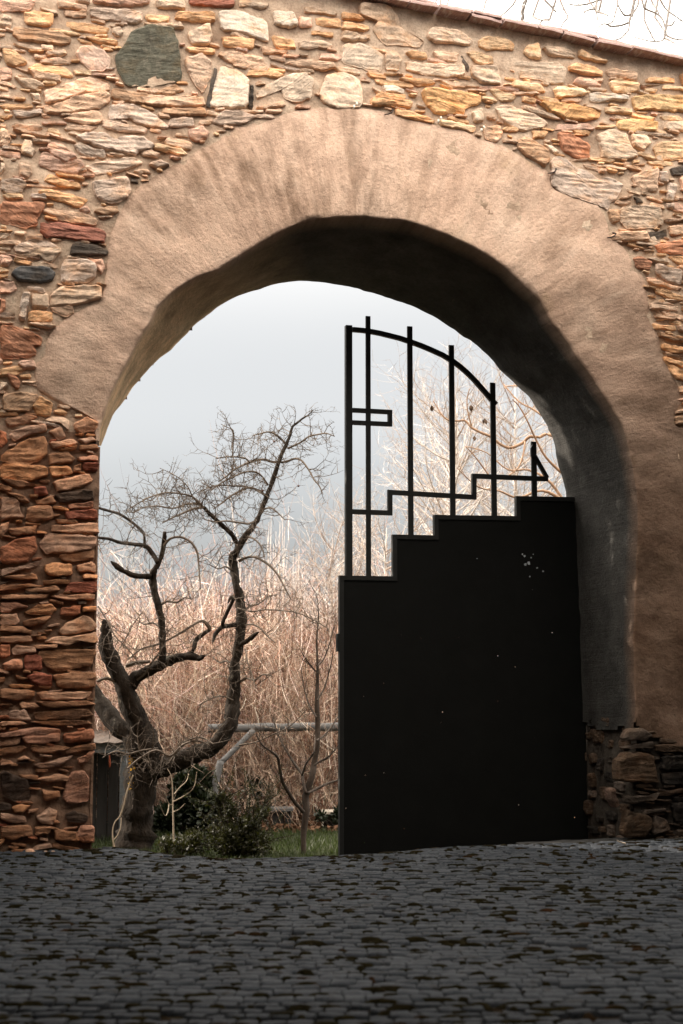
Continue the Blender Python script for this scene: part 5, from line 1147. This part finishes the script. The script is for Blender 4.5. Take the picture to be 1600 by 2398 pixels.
# --- log frame with a braced pole
M_LOG = speck('grey_weathered_log', (.10, .10, .102), .35, 20, .9, .6, .2, vscale=(.3, 1, 1))
L_ROOT = empty('log_frame', (at(510, 1900, 16.6).x, 16.6, GARDEN)); tag(L_ROOT, "grey log frame: a level round beam on slanting poles behind the trees", "frame")
m = MB(); a = at(488, 1706, 16.6); b = at(900, 1700, 16.9); n = 12
m.tube([a.lerp(b, i / n) + Vector((0, 0, .006 * math.sin(i * 2.1))) for i in range(n + 1)], [.049] * (n + 1), 12, rough=.05); m.build('beam', M_LOG, L_ROOT, True)
def pole(name, pts, Y0, Y1, r):
    Q, q = curve3([(x, y, r) for x, y in pts], Y0, Y1, .0); m = MB(); m.tube(Q, q, 10, rough=.06); m.build(name, M_LOG, L_ROOT, True)
pole('brace', [(594, 1710), (560, 1746), (518, 1786)], 16.58, 16.42, 6.5)
pole('leg', [(517, 1782), (507, 1840), (498, 1905), (494, 1935)], 16.4, 16.3, 9)
pole('leg', [(880, 1712), (872, 1800), (862, 1925)], 16.85, 16.7, 9)

# --- garden shed at the left
M_PLANK = speck('grey_blue_board', (.13, .145, .16), .3, 12, .85, .5, .2, vscale=(.4, 1, 3))
M_DARKP = speck('dark_shed_board', (.035, .034, .034), .4, 12, .9, .5, .15, vscale=(1, 1, .3))
M_ROOF = speck('rusty_roof_sheet', (.045, .032, .025), .5, 10, .8, .5, .2)
SY = 15.6
S_ROOT = empty('garden_shed', (at(232, 1985, SY).x, SY, GARDEN)); tag(S_ROOT, "dark low garden shed with a grey fascia board, behind the left jamb and apple trunk", "shed")
def box_obj(name, a, b, mat, parent):
    m = MB(); m.box(a, b); return m.build(name, mat, parent)
def pz(px, py, Y): p = at(px, py, Y); return p.x, p.z
xr, zf = pz(303, 1760, SY); xl = -5.4; zt = pz(303, 1738, SY)[1]
def child(name, a, b, mat): 
    o = box_obj(name, a, b, mat, S_ROOT); o.matrix_parent_inverse = Matrix.Translation(-S_ROOT.location); return o
child('fascia', (xl, SY - .30, zf), (xr, SY - .27, zt), M_PLANK)
x = xl
while x < xr - .05:
    child('board', (x, SY, GARDEN - .05), (min(x + .112, xr - .03), SY + .025, zf + .02), M_DARKP); x += .12
child('post', (pz(283, 1800, SY - .2)[0], SY - .26, GARDEN - .05), (pz(297, 1800, SY - .2)[0], SY - .18, zf + .02), M_PLANK)
child('side_wall', (xr - .06, SY + .03, GARDEN - .05), (xr - .03, SY + 2.2, zf + .05), M_DARKP)
m = MB(); nn = 40
V = []
for i in range(nn + 1):
    x = xl + (xr + .05 - xl) * i / nn; w = .012 * (i % 2); V += [(x, SY - .34, zt + .004 + w), (x, SY + 2.4, zt + .06 + w), (x, SY - .34, zt - .006 + w), (x, SY + 2.4, zt + .05 + w)]
m.add(V, [(i * 4, i * 4 + 4, i * 4 + 5, i * 4 + 1) for i in range(nn)] + [(i * 4 + 2, i * 4 + 3, i * 4 + 7, i * 4 + 6) for i in range(nn)] + [(i * 4, i * 4 + 2, i * 4 + 6, i * 4 + 4) for i in range(nn)])
o = m.build('roof', M_ROOF, S_ROOT); o.matrix_parent_inverse = Matrix.Translation(-S_ROOT.location)
M_RED = speck('red_glazed', (.28, .06, .025), .3, 30, .35, .2, .6)
m = MB(); p0 = at(257, 1763, SY - .29)
m.tube([p0, p0 + Vector((0, 0, -.04)), p0 + Vector((.003, 0, -.10)), p0 + Vector((.004, 0, -.125)), p0 + Vector((.002, 0, -.145)), p0 + Vector((0, 0, -.16))], [.002, .007, .012, .011, .007, .002], 8)
tag(m.build('hanging_ornament', M_RED, None, True), "small red ornament hanging from the shed's fascia board", "ornament")

# --- low bench, pale crate frame, kerb log
M_WOODP = speck('pale_board', (.40, .36, .31), .3, 20, .85, .4, .2)
B_ROOT = empty('low_bench', (at(655, 1925, 16.9).x, 16.9, GARDEN)); tag(B_ROOT, "low dark garden bench in the leaf litter before the reeds", "bench")
a = at(632, 1893, 16.9); b = at(686, 1899, 16.9)
for nm, aa, bb, mt in (('seat', (a.x, 16.85, b.z), (b.x, 17.2, a.z), M_LOG), ('leg', (a.x + .03, 16.9, GARDEN - .03), (a.x + .09, 17.15, b.z - .002), M_DARKP), ('leg', (b.x - .09, 16.9, GARDEN - .03), (b.x - .03, 17.15, b.z - .002), M_DARKP),
                       ('apron', (a.x + .10, 16.93, GARDEN + .02), (b.x - .10, 16.96, b.z - .002), M_DARKP)):
    o = box_obj(nm, aa, bb, mt, B_ROOT); o.matrix_parent_inverse = Matrix.Translation(-B_ROOT.location)
C_ROOT = empty('wooden_crate', (at(768, 1925, 16.9).x, 16.9, GARDEN)); tag(C_ROOT, "small pale open wooden crate lying on the bed by the gate's edge", "crate")
a = at(754, 1899, 16.9); b = at(792, 1923, 16.9)
for nm, aa, bb in (('side', (a.x, 16.8, GARDEN), (a.x + .02, 17.1, a.z)), ('side', (b.x - .02, 16.8, GARDEN), (b.x, 17.1, a.z)), ('slat', (a.x + .021, 16.8, a.z - .03), (b.x - .021, 17.1, a.z)), ('slat', (a.x + .021, 17.08, GARDEN), (b.x - .021, 17.1, a.z - .035))):
    o = box_obj(nm, aa, bb, M_WOODP, C_ROOT); o.matrix_parent_inverse = Matrix.Translation(-C_ROOT.location)

# --- evergreens
def leaf_mat(name, c, tr):
    q = NT(name); a = q.noise(25, 3, .6)
    cc = q.mix(1.0, c, q.ramp(a, [(.3, .6), (.5, 1.0), (.7, 1.5)]), 'MULTIPLY')
    q.done(cc, .5, None, .4); tl_ = q.n('ShaderNodeBsdfTranslucent'); ms = q.n('ShaderNodeMixShader'); ms.inputs[0].default_value = tr
    q.l(q.mix(1.0, cc, (1.3, 1.3, .6), 'MULTIPLY'), tl_.inputs['Color']); q.l(q.b.outputs[0], ms.inputs[1]); q.l(tl_.outputs[0], ms.inputs[2]); q.l(ms.outputs[0], q.out.inputs[0]); return q.m
M_YEW = leaf_mat('yew_needles', (.022, .024, .009), .35); M_IVY = leaf_mat('ivy_leaf', (.012, .018, .008), .12); M_GRASS = leaf_mat('grass_blade', (.022, .034, .009), .35)
def leaf_cloud(mb, centre, rad, n, size, dens=1.6):
    for _ in range(n):
        v = rvec() * (rt.random() ** (1 / dens)); p = Vector((centre.x + v.x * rad[0], centre.y + v.y * rad[1], centre.z + v.z * rad[2]))
        if p.z < GARDEN: continue
        L = size * rt.uniform(.6, 1.4); a = (v * .8 + rvec() + Vector((0, 0, .35))).normalized(); b = a.cross(rvec()).normalized() * L * .30
        mb.add([tuple(p), tuple(p + a * L * .5 + b), tuple(p + a * L), tuple(p + a * L * .5 - b)], [(0, 1, 2, 3)])
def shrub(name, label, blobs, Y, mat, size, cat='shrub', grp=None):
    x, y, _, _ = blobs[0][:4]; root = empty(name, (at(x, y, Y).x, Y, GARDEN)); tag(root, label, cat, grp)
    f, s = MB(), MB(); base = Vector((root.location.x, Y, GARDEN - .05))
    for (px, py, rx_, rz_, n) in blobs:
        c = at(px, py, Y) + Vector((0, rt.uniform(-.15, .15), 0)); leaf_cloud(f, c, (rx_ / F * Y, rx_ / F * Y * .9, rz_ / F * Y), n, size)
        for _ in range(5): s.tube([base, base.lerp(c, .5) + rvec() * .05, c + rvec() * .05], [.012, .008, .004], 4, cap=False)
    if name == 'yew_bush':
        for _ in range(110):
            b0 = blobs[rt.randrange(len(blobs))]; c = at(b0[0], b0[1], Y); d = (rvec() + Vector((0, 0, .55))).normalized(); L = rt.uniform(.22, .5); q = c + d * b0[2] / F * Y * .7; p1 = q + d * L
            s.tube([q, q.lerp(p1, .5) + Vector((0, 0, .02)), p1], [.004, .003, .001], 3, cap=False)
            for k in range(34):
                fpos = k / 34; p = q.lerp(p1, fpos); e = (d * .7 + rvec()).normalized() * rt.uniform(.018, .036); w_ = e.cross(rvec()).normalized() * .0055
                f.add([tuple(p), tuple(p + e * .5 + w_), tuple(p + e), tuple(p + e * .5 - w_)], [(0, 1, 2, 3)])
    f.build('foliage', mat, root); s.build('stem', M_BARK, root)
shrub('yew_bush', "dark green yew bush with sun-lit tips at the middle of the opening", [(545, 1968, 34, 40, 2700), (532, 1905, 17, 34, 900), (582, 1932, 28, 24, 1100), (510, 1965, 30, 32, 1000), (600, 1975, 30, 30, 1200), (575, 1990, 60, 24, 1900), (520, 1872, 12, 16, 330), (612, 1905, 14, 12, 330)], 13.75, M_YEW, .030)
shrub('low_conifer', "thin low dark conifer sprays spreading at the foot of the apple trunk", [(420, 1985, 48, 26, 1000), (460, 1970, 32, 30, 600), (395, 1975, 24, 22, 280)], 13.9, M_YEW, .035)
shrub('dark_evergreen', "dense dark evergreen shrub in the shade behind the apple limb", [(450, 1860, 50, 58, 4600), (425, 1905, 40, 42, 2200), (480, 1905, 34, 50, 2600), (395, 1920, 30, 36, 1400)], 16.3, M_IVY, .07)
shrub('ivy_clump', "round dark ivy clump low on the canes to the right of the leaning pole", [(600, 1838, 24, 18, 700)], 17.3, M_IVY, .05)
shrub('small_evergreen', "small glossy evergreen at the gate edge, right of the pale crate", [(792, 1915, 14, 26, 420), (752, 1910, 12, 12, 120)], 16.6, M_IVY, .045)

# --- lawn blades and leaf litter
mb = MB()
for _ in range(15000):
    Y = rt.uniform(12.8, 16.5); x = rt.uniform(-2.9, 1.2); z = ground_z(x, Y) - .02
    h = rt.uniform(.03, .075); a = rt.uniform(0, 6.28); w = .004; dx, dy = rt.gauss(0, .018), rt.gauss(0, .018)
    mb.add([(x - w * math.cos(a), Y - w * math.sin(a), z), (x + w * math.cos(a), Y + w * math.sin(a), z), (x + dx, Y + dy, z + h)], [(0, 1, 2)])
tag(mb.build('grass', M_GRASS), kind='stuff')
M_LITTER = speck('fallen_leaves', (.10, .055, .034), .5, 6, .9, .2, .1)
mb = MB()
for _ in range(2600):
    Y = rt.uniform(16.3, 18.5); x = rt.uniform(-2.6, 1.5); z = ground_z(x, Y) - .02 + rt.uniform(0, .05); a = rvec() * .035; b = a.cross(rvec()).normalized() * .022; p = Vector((x, Y, z))
    mb.add([tuple(p - a), tuple(p + b), tuple(p + a), tuple(p - b)], [(0, 1, 2, 3)])
tag(mb.build('leaf_litter', M_LITTER), kind='stuff')

# --- thicket of dry canes
def cane_mat(name):
    q = NT(name); c = q.attr(); b = q.noise(6, 4, .6)
    return q.done(q.mix(.7, c, q.ramp(b, [(.3, .5), (.5, 1), (.7, 1.4)]), 'MULTIPLY'), .6, None, .4)
M_CANE = cane_mat('dry_cane')
def cane_col(px):
    k = rt.random(); rust = .5 + .5 * noise.noise(Vector((px * .012, 0, 3))) + (.25 if px > 560 else 0)
    if k < .44: return (.085, .045, .03) if rt.random() < .6 else (.17, .10, .065)
    if k < .74: b = Vector((.40, .27, .21)).lerp(Vector((.33, .15, .09)), max(0, min(1, rust * .9))); return tuple(b * rt.uniform(.75, 1.25))
    b = Vector((.84, .70, .61)) * rt.uniform(.8, 1.1); return tuple(min(.88, v) for v in b)
TOPS = [(150, 1440), (228, 1420), (300, 1385), (360, 1345), (430, 1300), (520, 1290), (600, 1300), (660, 1290), (720, 1330), (800, 1290), (900, 1300), (1400, 1330)]
mb = MB(); cl_ = [(rt.uniform(150, 1380), 17.6 + 5.2 * rt.random() ** 1.2) for _ in range(330)]
def bushy(px, Y, zt):
    col = cane_col(px); x = at(px, 1600, Y).x; base = Vector((x, Y, GARDEN - .05)); h = zt - GARDEN
    for _ in range(rt.randint(3, 5)):
        n0 = len(mb.v); d = Vector((rt.gauss(0, .42), rt.gauss(0, .42), 1)).normalized()
        twig(mb, base + Vector((rt.gauss(0, .08), rt.gauss(0, .08), 0)), d, h * rt.uniform(.5, .98), rt.uniform(.004, .0068), 2, .10, .20, .95, 7)
        mb.c.extend([tuple(v * rt.uniform(.9, 1.1) for v in col)] * (len(mb.v) - n0))
def cane(px, Y, zt, spread=.13):
    col = cane_col(px); x = at(px, 1600, Y).x; z0 = GARDEN - .05; h = (zt - z0)
    lean = Vector((rt.gauss(0, spread), rt.gauss(0, spread), 1)); P = [Vector((x, Y, z0))]; k = 5
    for j in range(k): P.append(P[-1] + (lean + Vector((rt.gauss(0, .12), rt.gauss(0, .12), 0))) * (h / k))
    r = rt.uniform(.003, .0078); mb.tube(P, [r, r * .95, r * .85, r * .7, r * .5, r * .22], 3, col, cap=False)
    for _ in range(rt.choice((0, 1, 2, 2, 3, 4))):
        p = P[rt.randint(1, 4)]; d = Vector((rt.gauss(0, .6), rt.gauss(0, .6), .6)).normalized(); n0 = len(mb.v)
        twig(mb, p, d, rt.uniform(.2, .75), .0036, 0, .08, .4, 0, 4); mb.c.extend([col] * (len(mb.v) - n0))
for i in range(3700):
    if rt.random() < .78: cx_, cy_ = rt.choice(cl_); px, Y = cx_ + rt.gauss(0, 9), cy_ + rt.gauss(0, .12)
    else: px, Y = rt.uniform(150, 1380), rt.uniform(17.4, 22.8)
    if px > 1000 and rt.random() < .4: continue
    zt = at(px, lerp_tab(TOPS, px) + 25 + 40 * noise.noise(Vector((px * .02, Y, 0))), Y).z
    cane(px, Y, GARDEN + (zt - GARDEN) * (rt.uniform(.3, 1.0) ** .6))
    if i % 11 == 0: bushy(rt.uniform(180, 830), rt.uniform(17.4, 20.8), zt - .3)
for cxp in (640, 655, 560, 700):                               # tall pale whips
    for _ in range(5):
        Y = 18.5; px = cxp + rt.uniform(-16, 16); tpy = rt.uniform(1200, 1300) if cxp < 690 and cxp > 600 else rt.uniform(1270, 1330)
        a, b = at(px + rt.uniform(-8, 8), 1880, Y), at(px, tpy, Y); mb.tube([a.lerp(b, f) + rvec() * .02 for f in (0, .25, .5, .75, 1)], [.008, .007, .006, .0045, .002], 3, (.8, .72, .66), cap=False)
cane_root = tag(mb.build('cane_thicket', M_CANE), kind='stuff')
# tangled bramble in front of the canes
mb = MB()
for _ in range(800):
    Y = rt.uniform(16.6, 18.2); px = rt.uniform(225, 800); p = at(px, rt.uniform(1480, 1890), Y); twig(mb, p, rvec(), rt.uniform(.4, 1.1), .0035, 1, -.05, .35, .35, 6)
tag(mb.build('bramble_tangle', speck('bramble_stem', (.34, .25, .19), .4, 14, .8, .2)), kind='stuff')

# --- bare trees on the right
M_WHITEB = speck('pale_birch_bark', (.44, .40, .37), .3, 18, .75, .3, .3)
def fan_tree(name, label, base, top, Y, n, spread, mat, L=(1.2, 2.4), grp=None, r0=.045, lo=.15):
    b = at(*base, Y); t = at(*top, Y); root = empty(name, (b.x, Y, GARDEN)); tag(root, label, 'tree', grp)
    a, c = MB(), MB(); P = [Vector((b.x, Y, GARDEN - .1))]
    def tint():
        k_ = (.47, .43, .40) if rt.random() < .42 else ((.22, .16, .125) if rt.random() < .6 else (.36, .28, .23))
        c.c.extend([k_] * (len(c.v) - len(c.c)))
    P = P + [b.lerp(t, f) + rvec() * .03 for f in (0, .25, .5, .75, 1)]
    a.tube(P, [r0 * 1.15, r0, r0 * .8, r0 * .6, r0 * .4, r0 * .12], 8, rough=.08)
    for i in range(n):
        f = lo + (1 - lo) * rt.random() ** 1.2; p = b.lerp(t, f * .92); ang = rt.uniform(0, 6.28); el = rt.uniform(.25, 1.0)
        d = Vector((math.cos(ang) * spread, math.sin(ang) * spread, el)).normalized(); Ln = rt.uniform(*L) * (1.1 - .5 * f)
        q = p.copy(); Q = [q.copy()]; dd = d.copy(); rr = r0 * (.34 - .2 * f) + .004; rad = [rr]
        for k in range(6):
            dd = (dd + rvec() * .13 + Vector((0, 0, .08))).normalized(); q = q + dd * Ln / 6; Q.append(q.copy()); rad.append(rr * (1 - .8 * (k + 1) / 6))
            for _ in range(2):
                if rt.random() < .9: twig(c, q, (dd + rvec() * .8).normalized(), rt.uniform(.25, .8) * (1.2 - k * .1), .0034, 1, .12, .14, .7, 4); tint()
        (a if rr > .012 else c).tube(Q, rad, 5, cap=False); tint()
    a.build('trunk', mat, root, True); c.build('crown', M_CANE, root)
fan_tree('pale_bare_tree', "pale bare tree with fine sunlit twigs behind the gate's open bars", (1060, 1420), (1070, 930), 19.0, 60, 1.15, M_WHITEB, (1.0, 2.0))
fan_tree('pale_bare_tree', "pale bare tree farther right, seen between the gate and the arch", (1215, 1420), (1205, 900), 20.0, 44, 1.1, M_WHITEB, (1.0, 1.9), r0=.04)
fan_tree('grey_bare_shrub', "thin grey bare shrub rising beside the gate's free edge", (770, 1560), (780, 1260), 18.2, 24, .9, speck('grey_shrub', (.30, .25, .22), .3, 20, .8, .3), (.7, 1.4), r0=.025)
fan_tree('low_bare_shrub', "low twiggy bare shrub behind the steps of the gate sheet", (900, 1500), (905, 1240), 18.0, 26, 1.1, M_WHITEB, (.8, 1.5), r0=.03)
# brown tree leaning in from the right, with a few dead leaves
M_BROWN = speck('brown_branch', (.27, .18, .12), .35, 25, .75, .4, .3)
H_ROOT = empty('brown_branched_tree', (at(1520, 1900, 13.6).x, 13.6, GARDEN)); tag(H_ROOT, "brown tree with wavy branches reaching in from behind the right pier, few dead leaves", "tree")
HB = [([(1520, 2050, 26), (1515, 1900, 24), (1500, 1600, 20), (1480, 1350, 16), (1440, 1200, 12), (1390, 1100, 8), (1340, 1040, 5), (1285, 1016, 4.4), (1262, 1022, 4), (1239, 1022, 4), (1226, 1034, 3.8), (1208, 1046, 3.8), (1192, 1048, 3.6), (1172, 1040, 3.5), (1150, 1022, 3.4), (1128, 1012, 3.2), (1106, 1002, 3), (1095, 990, 3), (1086, 984, 2.6), (1070, 986, 2.2), (1050, 984, 2), (1034, 970, 1.8), (1022, 950, 1.5), (1014, 938, 1)], 13.6, 13.6),
      ([(1440, 1200, 8), (1380, 1150, 6), (1320, 1110, 4), (1280, 1070, 3), (1255, 1030, 2.4), (1235, 985, 2), (1215, 950, 1.6), (1200, 935, 1)], 13.6, 13.2),
      ([(1480, 1350, 10), (1400, 1250, 7), (1330, 1180, 5), (1270, 1150, 3.4), (1215, 1165, 2.8), (1170, 1150, 2.2), (1120, 1140, 1.6), (1070, 1095, 1)], 13.6, 13.0),
      ([(1400, 1120, 6), (1340, 1040, 4), (1290, 990, 3), (1250, 960, 2.4), (1215, 940, 2), (1180, 900, 1.4)], 13.6, 13.9),
      ([(1480, 1350, 10), (1400, 1200, 7), (1330, 1000, 4.5), (1270, 930, 3), (1220, 905, 2.2), (1185, 905, 1.4)], 13.6, 14.2),
      ([(1480, 1350, 10), (1420, 1290, 7), (1340, 1200, 5), (1290, 1130, 3.5), (1240, 1100, 2.6), (1190, 1100, 2), (1140, 1060, 1.5), (1090, 1045, 1)], 13.6, 14.0),
      ([(1106, 1002, 1.8), (1096, 965, 1.6), (1094, 935, 1.4), (1100, 910, 1)], 13.6, 13.5), ([(1230, 1034, 2.2), (1224, 1070, 2), (1210, 1100, 1.8), (1180, 1120, 1.4)], 13.6, 13.4),
      ([(1150, 1120, 2), (1125, 1085, 1.8), (1105, 1060, 1.5), (1090, 1045, 1.0)], 13.4, 13.3), ([(1340, 1040, 3), (1290, 965, 2.6), (1260, 940, 2), (1225, 890, 1.6), (1190, 865, 1)], 13.7, 13.9)]
a, c = MB(), MB()
for pts, y0, y1 in HB:
    Q, q = curve3(pts, y0, y1, .02); a.tube(Q, q, 7, rough=.06)
    for p, d, r in along(Q, q, .10):
        if r < .016: twig(c, p, (d.cross(rvec()).normalized() + d * .6).normalized(), rt.uniform(.12, .42), .0032, 1, .2, .25, .55)
a.build('trunk', M_BROWN, H_ROOT, True); c.build('crown', M_BROWN, H_ROOT)
M_DEAD = speck('dead_leaf', (.07, .045, .03), .4, 40, .8, .3, .2)
for px, py in ((1011, 949), (1103, 948), (1136, 979), (1111, 1020)):
    m = MB(); p = at(px, py, 13.5)
    for k in range(3):
        a_ = Vector((rt.uniform(-.4, .4), rt.uniform(-.4, .4), -1)).normalized() * rt.uniform(.05, .075); b_ = a_.cross(rvec()).normalized() * .020; e_ = b_.cross(a_).normalized() * .006
        m.add([tuple(p), tuple(p + a_ * .5 + b_ + e_), tuple(p + a_), tuple(p + a_ * .5 - b_ + e_), tuple(p + a_ * .5)], [(0, 1, 4), (1, 2, 4), (2, 3, 4), (3, 0, 4)])
    o = m.build('leaf', M_DEAD, H_ROOT); o.matrix_parent_inverse = Matrix.Translation(-H_ROOT.location)
for o in list(H_ROOT.children) + list(A_ROOT.children): o.matrix_parent_inverse = Matrix.Translation(-o.parent.location)
for r_ in [o for o in COL.objects if o.type == 'EMPTY' and o not in (W_ROOT, G_ROOT, P_ROOT)]:
    for o in r_.children: o.matrix_parent_inverse = Matrix.Translation(-r_.location)

# --- tree behind the wall, top right: its drooping branches show over the coping
M_OVER = speck('grey_branch', (.20, .18, .17), .25, 20, .8, .3, .25)
T_ROOT = empty('overhanging_tree', (at(1950, 1600, 14.5).x, 14.5, GARDEN)); tag(T_ROOT, "grey leafless tree with drooping twigs above the tiled coping at upper right", "tree")
OB = [[(1496, -30), (1497, 0), (1493, 15), (1481, 33), (1474, 51), (1472, 69), (1463, 82), (1450, 91), (1430, 94), (1412, 91), (1390, 87)], [(1474, 52), (1453, 60), (1432, 61), (1417, 55), (1404, 61), (1398, 77)], [(1372, -25), (1379, 0), (1394, 23), (1401, 46)],
      [(1398, -20), (1398, 18), (1401, 30)], [(1444, -25), (1446, 0), (1445, 15), (1441, 33), (1435, 51), (1424, 56)], [(1500, -25), (1504, 0), (1511, 20), (1532, 28), (1544, 36), (1551, 46), (1557, 58), (1560, 74), (1557, 88), (1550, 95), (1534, 97), (1517, 95), (1501, 91), (1486, 87)],
      [(1556, 90), (1568, 95), (1582, 102)], [(1558, 80), (1570, 88), (1582, 92), (1610, 91)], [(1518, -20), (1530, 8), (1544, 31)], [(1540, -20), (1548, 2), (1562, 23), (1583, 38), (1612, 58)], [(1510, 20), (1510, 46), (1519, 69), (1534, 96)],
      [(1308, -20), (1312, 0), (1322, 22), (1330, 40), (1319, 54), (1312, 70), (1310, 79)], [(1262, -20), (1276, 0), (1290, 13), (1302, 26), (1296, 24), (1287, 46), (1280, 68)], [(1287, 46), (1270, 46), (1262, 60)], [(1248, 38), (1262, 46), (1284, 47)],
      [(1212, -10), (1200, 13), (1184, 30), (1167, 43), (1150, 62)], [(1146, -15), (1136, 5), (1132, 22), (1124, 36)], [(1056, -18), (1051, 0), (1048, 15), (1043, 26)], [(1028, -15), (1031, 3), (1027, 25)], [(1026, -12), (1020, 8), (1009, 19)], [(990, -8), (976, 5), (962, 10)],
      [(1480, 33), (1465, 36), (1455, 25), (1447, 10)], [(1430, -10), (1380, 8), (1350, 12), (1332, 9)], [(1394, 20), (1378, 24), (1367, 30)], [(1402, 28), (1420, 34), (1424, 36)], [(1560, 60), (1572, 58), (1580, 50)], [(1534, 40), (1545, 55), (1558, 74)]]
a, c = MB(), MB()
hub = at(1850, -700, 14.5); foot = Vector((at(1950, 1600, 14.5).x, 14.5, GARDEN - .1))
a.tube([foot, foot.lerp(hub, .3) + Vector((.1, 0, 0)), foot.lerp(hub, .65) + Vector((-.05, .05, 0)), hub], [.16, .13, .11, .08], 10, rough=.1)
for pts in OB:
    k = len(pts); Y = 13.6 + rt.uniform(-.5, .5); Q, q = curve3([(x, y, max(1.3, 3.0 - 1.8 * i / k)) for i, (x, y) in enumerate(pts)], Y, Y - .2, .01)
    up = at(pts[0][0] + (1850 - pts[0][0]) * .3, -420, 14.0); j = foot.lerp(hub, rt.uniform(.88, 1.0))
    a.tube([j, j.lerp(up, .6) + Vector((0, 0, .15)), up, up.lerp(Q[0], .6) + Vector((0, 0, .1)), Q[0]], [.03, .022, .016, .011, q[0]], 5, cap=False)
    a.tube(Q, q, 5, cap=False)
    for p, d, r in along(Q, q, .20): twig(c, p, (d.cross(rvec()).normalized() + d).normalized(), rt.uniform(.08, .30), .0042, 1, 0, .3, .5)
cl = [(1233, -10), (1230, 8), (1226, 26), (1222, 42), (1218, 58)]     # ivy-wound upright at the coping
for s_ in (-1, 1, 0):
    Q, q = curve3([(x + 5 * s_ * math.sin(i * 1.9 + s_), y, 2.2) for i, (x, y) in enumerate(cl)], 13.8, 13.8, .02); a.tube(Q, q, 5, cap=False)
    for p, d, r in along(Q, q, .07): twig(c, p, (d.cross(rvec()).normalized() + d).normalized(), rt.uniform(.06, .2), .0026, 1, 0, .4, .5)
a.build('trunk', M_OVER, T_ROOT, True); c.build('crown', M_OVER, T_ROOT)
for o in T_ROOT.children: o.matrix_parent_inverse = Matrix.Translation(-T_ROOT.location)
